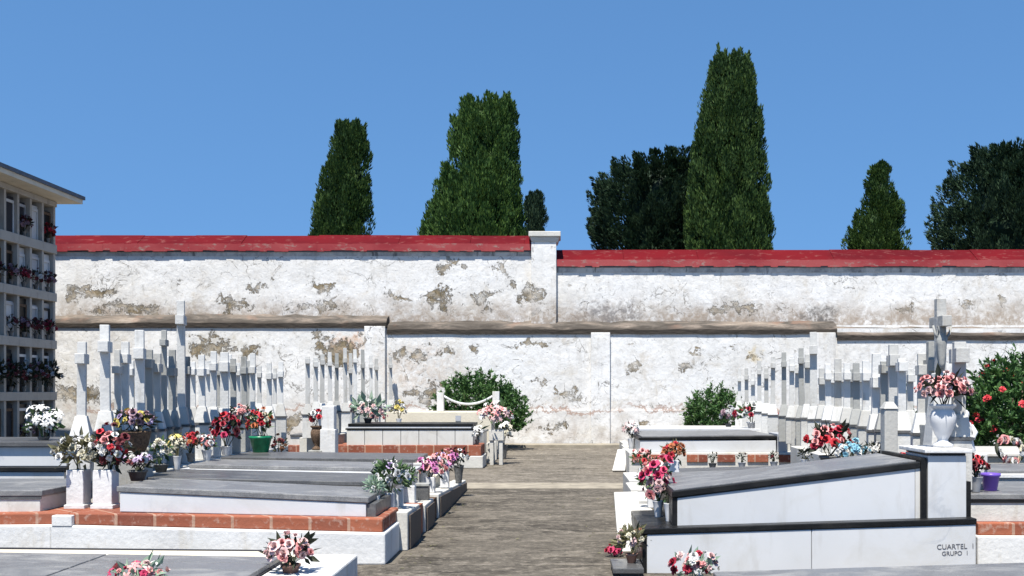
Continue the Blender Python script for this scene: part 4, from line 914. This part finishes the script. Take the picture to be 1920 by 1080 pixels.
bouquet('red and cream bunch in a shiny green foil pot', 489, 868, 11.0, 50, 86, ['red', 'red', 'cream', 'orange'], 15, 'rose', LEAF, ('pot', GREENFOIL, .17, .115), GF, 80, 8, xyz=onlid(489, 10.95, .57))
bouquet('dark dried bunch in a grey vase by the green foil pot', 524, 862, 11.3, 32, 66, ['darkred', 'brown'], 6, 'carnation', LEAF_DK, ('vase', GREYPOT, .14, .075), GF, 60, 7, xyz=onlid(524, 11.4, .37))
bouquet('dark red bunch in a tall brown urn between far crosses', 594, 828, 15.4, 30, 78, ['darkred', 'white', 'red'], 8, 'rose', LEAF_DK, ('urn', WICKER, .35, .09), GF, 40, 7, xyz=onlid(594, 15.2, .36))
tag(MB().box(X_(617, 15.2) - .09, X_(617, 15.2) + .09, 15.12, 15.3, 0, 1.0).box(X_(617, 15.2) - .11, X_(617, 15.2) + .11, 15.1, 15.32, 0, .66).build('stone_post', WHITE, None, bevel=.01, loc=(X_(617, 15.2), 15.2, 0)), 'stepped white stone post at the start of the far cross row', 'post')
tag(MB().box(X_(594, 15.2) - .1, X_(594, 15.2) + .1, 15.08, 15.32, 0, .358).build('stone_block', STONE_GREY, None, bevel=.01, loc=(X_(594, 15.2), 15.2, 0)), 'grey stone block under the brown urn', 'block')
bouquet('grey white bunch spread over the black banded lid', 690, 800, 16.8, 74, 44, ['grey', 'white', 'palepink'], 15, 'carnation', LEAF_PALE, ('pot', GREYPOT, .08, .07), GF, 70, 7, xyz=onlid(690, 16.8, .702))
bouquet('pale pink bunch behind the black banded lid', 708, 784, 17.6, 34, 44, ['palepink', 'mauve', 'pink'], 9, 'rose', LEAF_DK, ('vase', CERAMIC, .12, .05), GF, 30, 7, xyz=onlid(708, 18.0, .542))
bouquet('yellow green bunch beside the pilaster foot crosses', 748, 795, 18.2, 30, 62, ['yellow', 'white'], 7, 'carnation', LEAF_OL, ('vase', CERAMIC, .2, .05), GF, 50, 7, xyz=onlid(748, 18.8, .522))
# along the kerb
bouquet('pale green leafy bunch in a white vase on the brick corner', 706, 965, 7.75, 42, 68, ['white'], 3, 'carnation', LEAF_PALE, ('block', WHITE, .11, .033), GK, 90, 6, xyz=(X_(703, 7.72), 7.72, .325))
bouquet('dark green wrapped bunch topped by white and lilac blooms', 730, 965, 8.1, 66, 100, ['white', 'lilac', 'grey'], 9, 'rose', LEAF, ('block', CERAMIC, .13, .035), GK, 150, 10, xyz=(X_(731, 8.1), 8.1, .29))
tag(MB().box(X_(748, 8.3) - .04, X_(748, 8.3) + .035, 8.27, 8.33, .29, .43).build('vase', CERAMIC, None, bevel=.005, loc=(X_(748, 8.3), 8.3, .29)), 'empty square white vase on the nearest path kerb', 'vase')
bouquet('all green leafy bunch behind a white box vase on the kerb', 767, 940, 8.98, 34, 78, ['white'], 1, 'carnation', LEAF, ('block', WHITE, .15, .055), GK, 110, 6, xyz=(X_(767, 9.1), 9.1, .236))
t = thing('lantern', 'small grey grave lantern with dark glass on the second kerb', 'lantern', (X_(793, 9.35), 9.35, .236)); x = X_(793, 9.35)
MB().box(x - .055, x + .055, 9.3, 9.4, .237, .36).build('glass', GRANITE_D, t); MB().box(x - .062, x + .062, 9.29, 9.41, .361, .385).build('top', STONE_GREY, t, bevel=.004)
bouquet('clear pink roses in white fluted vases on the long kerb', 806, 928, 10.1, 52, 66, ['magenta', 'pink', 'magenta', 'palepink'], 13, 'rose', LEAF_DK, ('block', CERAMIC, .15, .05), GK, 40, 9, xyz=(X_(806, 10.15), 10.15, .225))
bouquet('magenta lilies beyond the clear pink roses on the kerb', 834, 915, 10.9, 52, 70, ['magenta', 'pink', 'lilac'], 12, ['rose', 'lily'], LEAF_DK, ('block', CERAMIC, .17, .045), GK, 50, 9, xyz=(X_(834, 10.9), 10.9, .205))
bouquet('white bunch in a dark vase at the far end of the kerb', 862, 908, 11.8, 36, 68, ['white', 'grey', 'darkred'], 9, 'rose', LEAF_DK, ('vase', GREYPOT, .2, .06), GK, 50, 8, xyz=(X_(860, 11.9), 11.9, .165))
bouquet('pale pink star lilies on the narrow white stand', 920, 815, 17.2, 66, 56, ['palepink', 'white', 'palepink', 'pink'], 16, 'lily', LEAF, (None, None, 0, .03), GK, 50, 9, xyz=(X_(929, 17.2), 17.2, .583))
bouquet('white lilies beside the green shrub at the path end', 948, 850, 18.4, 36, 80, ['white', 'cream'], 9, 'lily', LEAF_DK, ('vase', GREYPOT, .25, .07), GK, 40, 8, xyz=(-1.0, 18.6, 0.004))
bouquet('white lily bunch low on the kerb of the black banded grave', 893, 850, 16.6, 26, 36, ['white'], 5, 'lily', LEAF_DK, ('vase', GREYPOT, .08, .04), GK, 24, 8, xyz=(-1.31, 16.55, .367))
# ------------------------------------------------------------------ flowers: far side of the path
GR = 'bouquets beside the stepped marble grave'
bouquet('large hot pink rose bunch with trailing pale pink ribbons of petals', 1232, 985, 7.45, 56, 122, ['hotpink', 'hotpink', 'pink', 'palepink'], 17, 'rose', LEAF, ('vase', CERAMIC, .12, .04), GR, 40, 13, droop=.5, xyz=(X_(1234, 7.5), 7.5, .30))
bouquet('white vase with dark leaves beside the black end plate', 1255, 985, 7.3, 22, 60, ['white'], 1, 'carnation', LEAF_DK, ('vase', CERAMIC, .13, .035), GR, 40, 6, xyz=(X_(1254, 7.25), 7.25, .30))
bouquet('white and cream bunch with green leaves above the hot pink roses', 1226, 945, 8.3, 54, 84, ['white', 'cream', 'white'], 11, ['carnation', 'rose'], LEAF, ('block', CERAMIC, .14, .05), GR, 80, 10, xyz=(X_(1226, 8.4), 8.4, .272))
bouquet('rusty orange bunch behind the white and cream one', 1264, 915, 9.0, 48, 62, ['orange', 'brown', 'red', 'orange'], 14, 'carnation', LEAF_OL, ('block', CERAMIC, .12, .05), GR, 60, 9, xyz=(X_(1262, 9.2), 9.2, .48))
bouquet('pale pink sprig standing behind the rusty orange bunch', 1206, 900, 11, 44, 58, ['palepink', 'pink', 'red'], 9, 'rose', LEAF, ('block', CERAMIC, .1, .05), GR, 40, 8, xyz=(X_(1206, 11.4), 11.4, .272))
bouquet('dried olive bunch with a crimson bloom on the dark path slab', 1180, 1055, 6.95, 62, 76, ['cream', 'brown', 'palepink'], 8, 'carnation', LEAF_OL, ('pot', TERRA, .06, .04), GR, 110, 7, xyz=(X_(1184, 6.95), 6.95, .066))
bouquet('fallen magenta red bunch lying on the path', 1150, 1022, 7.3, 34, 24, ['hotpink', 'crimson', 'hotpink'], 8, 'rose', LEAF_DK, (None, None, 0, .02), GR, 20, 9, xyz=(X_(1151, 7.6), 7.6, .005))
bouquet('white flowers over dark leaves at the far path edge', 1184, 850, 15.3, 30, 64, ['white', 'white', 'palepink'], 9, 'lily', LEAF_DK, ('vase', CERAMIC, .22, .06), GR, 60, 8, xyz=(X_(1184, 16.0), 16.0, .27))
bouquet('pink and white bunch with turquoise wrap at the bottom edge', 1302, 1090, 5.9, 84, 100, ['pink', 'white', 'palepink', 'crimson'], 13, ['rose', 'carnation'], LEAF_PALE, ('pot', GREENFOIL, .14, .07), GR, 40, 12, xyz=(X_(1302, 5.9), 5.9, .0))
bouquet('big red rose bunch in a dark pot on the stepped grave row', 1556, 872, 9.2, 82, 88, ['red', 'red', 'crimson', 'pink'], 22, 'rose', LEAF_DK, ('pot', GREYPOT, .12, .09), GR, 60, 11, xyz=(X_(1556, 9.3), 9.3, .515))
bouquet('light blue bunch next to the big red roses', 1598, 876, 8.9, 54, 50, ['blue', 'blue', 'white'], 15, 'carnation', LEAF_DK, ('pot', GREYPOT, .06, .06), GR, 40, 9, xyz=(X_(1598, 8.6), 8.6, .576))
bouquet('white and dark green bunch next to the light blue one', 1640, 870, 9, 50, 44, ['white', 'grey'], 7, 'carnation', LEAF_DK, ('pot', CERAMIC, .06, .05), GR, 60, 8, xyz=(X_(1640, 8.8), 8.8, .582))
bouquet('small bright red bunch just before the urn', 1701, 865, 8.3, 38, 36, ['red'], 10, 'rose', LEAF_DK, ('pot', GREYPOT, .04, .04), GR, 20, 9, xyz=(X_(1701, 8.2), 8.2, .585))
bouquet('white vase with dark leaves beside the big red roses', 1508, 880, 10, 30, 50, ['white'], 3, 'carnation', LEAF_DK, ('vase', CERAMIC, .12, .045), GR, 40, 7, xyz=(X_(1510, 10.2), 10.2, .424))
bouquet('white urn with a full dome of pink roses on the head pillar', 1769, 845, 7.22, 92, 140, ['pink', 'pink', 'palepink'], 30, 'rose', LEAF_DK, ('urn', CERAMIC, .295, .088), GR, 60, 11, xyz=(X_(1768, 7.22), 7.22, .82), name='flower_urn')
bouquet('pinkish white sprig under the small statue', 1832, 850, 7.6, 34, 50, ['palepink', 'white', 'crimson'], 8, 'carnation', LEAF_DK, ('vase', GREYPOT, .12, .04), GR, 30, 8, xyz=(X_(1832, 7.7), 7.7, .489))
bouquet('dark red dried bunch beside the purple pot', 1832, 915, 7.5, 40, 76, ['darkred', 'darkred', 'red'], 11, 'rose', LEAF_DK, ('vase', MARBLE_G, .11, .05), GR, 60, 9, xyz=(X_(1829, 7.42), 7.42, .489))
t = thing('flower_pot', 'purple plastic flower pot on the grey lid at the picture edge', 'pot', (X_(1857, 7.55), 7.55, .489)); container(t, 'pot', PURPLE, X_(1857, 7.55), 7.55, .489, .125, .066)
MB().lathe(X_(1857, 7.55), 7.55, .60, [(.055, 0), (.056, .005)], 18).build('soil', SOIL, t)
# wreath
t = thing('wreath', 'round white wreath with pink flowers leaning on the cream wall by the oleander', 'wreath', (X_(1893, 9.7), 9.7, .50)); random.seed(77)
x, y, z = X_(1893, 9.7), 9.7, .66
ring = [(x + .115 * math.cos(a), y + .07 * math.sin(a), z + .10 * math.sin(a)) for a in [6.2832 * k / 24 for k in range(25)]]
MB().tube(ring, .02, 8).build('ring', LEAF_DK, t, smooth=True)
for k in range(26):
    o = bpy.data.objects.new('blossom', blossom('rose', random.choice(['pink', 'white', 'white', 'cream']))); COL.objects.link(o); o.parent = t
    a = U(0, 6.28); o.location = Vector((x + .115 * math.cos(a), y + .07 * math.sin(a) - .03, z + .1 * math.sin(a))) - Vector(t['_o']); s_ = U(.03, .045); o.scale = (s_,) * 3; o.rotation_euler = (math.radians(75), 0, U(0, 6))
# far block bunches
bouquet('white and teal bunch on the white topped far grave', 1412, 808, 17.4, 56, 48, ['white', 'white', 'crimson'], 11, 'rose', LEAF, ('pot', CERAMIC, .1, .09), GR, 60, 9, xyz=(X_(1410, 17.4), 17.4, .602))
bouquet('dusty mauve bunch in front of the rounded shrub', 1366, 800, 18.2, 34, 46, ['mauve', 'grey', 'mauve'], 10, 'carnation', LEAF_DK, ('vase', GREYPOT, .1, .06), GR, 30, 8, xyz=(X_(1366, 18.4), 18.4, .542))
bouquet('yellowish bunch with dark leaves between the far crosses', 1488, 830, 16.0, 44, 52, ['yellow', 'cream'], 8, 'carnation', LEAF_DK, ('vase', MARBLE_G, .24, .08), GR, 60, 7, xyz=(X_(1488, 15.5), 15.5, .336))
bouquet('pink and cream bunch at the foot of the far crosses', 1434, 806, 18, 36, 40, ['palepink', 'cream', 'pink'], 9, 'rose', LEAF_DK, ('pot', GREYPOT, .08, .06), GR, 30, 7, xyz=(X_(1440, 18.5), 18.5, .542))
GP = 'small dark pots before the bricks'
for i, px in enumerate((1336, 1391, 1451)):
    bouquet(f'small glassy dark pot with a dark tuft before the bricks, {("nearest the rusty orange bunch", "middle one of three", "nearest the big red roses")[i]}', px, 885, 12.1, 19, 36, ['darkred'], 2, 'carnation', LEAF_DK, ('vase', MARBLE_G if i else GREYPOT, .085, .048), GP, 40, 5, xyz=(X_(px, 12.1), 12.1, .292 + .009 * i), name='potted_plant', cat='pot')
# ------------------------------------------------------------------ flowers on the niche ledges
GN = 'bunches on the niche ledges'
spots = [(0, 0, 'white'), (1, 2, 'darkred'), (0, 3, 'mauve'), (1, 3, 'grey'), (2, 3, 'crimson'), (3, 3, 'mauve'), (0, 1, 'grey'), (1, 1, 'mauve'), (2, 1, 'grey'), (3, 1, 'darkred'), (0, 4, 'red'), (2, 4, 'mauve'), (3, 2, 'grey'), (0, 2, 'crimson'), (2, 0, 'mauve'), (2, 2, 'mauve'), (4, 3, 'grey'), (4, 1, 'grey')]
rown = ['bottom', 'second lowest', 'middle', 'second highest', 'top']; coln = ['outer', 'second', 'third', 'fourth', 'fifth']
for (k, i, c) in spots:
    yy = (ny[k] + ny[k + 1]) / 2 - .04; zz = zs[i][1]; big = i == 1
    bouquet(f'{dict(darkred="dark red", crimson="crimson", mauve="mauve", white="white", pink="pink", grey="greyish", red="red")[c]} bunch on the {rown[i]} niche ledge, {coln[k]} column from the wall', 0, 0, yy, 46 if big else 30, 62 if big else 40, [c, c, 'darkred'], 12, 'carnation', LEAF_DK, ('vase', GREYPOT, .1, .05), GN, 110 if big else 60, 6, xyz=(NX - .02, yy, zz + .001))

random.seed(5); b = MB()
for k in range(150):
    yy = U(6.7, 21); xx = (-1.12 + abs(random.gauss(0, .1))) if R() < .6 else U(-1, .9)
    d = Vector((U(-1, 1), U(-1, 1), .05)).normalized(); b.kite(Vector((xx, yy, .011)), d, Vector((-d.y, d.x, U(-.2, .2))), U(.015, .05), U(.006, .014))
tag(b.build('litter', LEAF_OL), 'dry leaves and petals blown along the path', 'litter', kind='stuff')
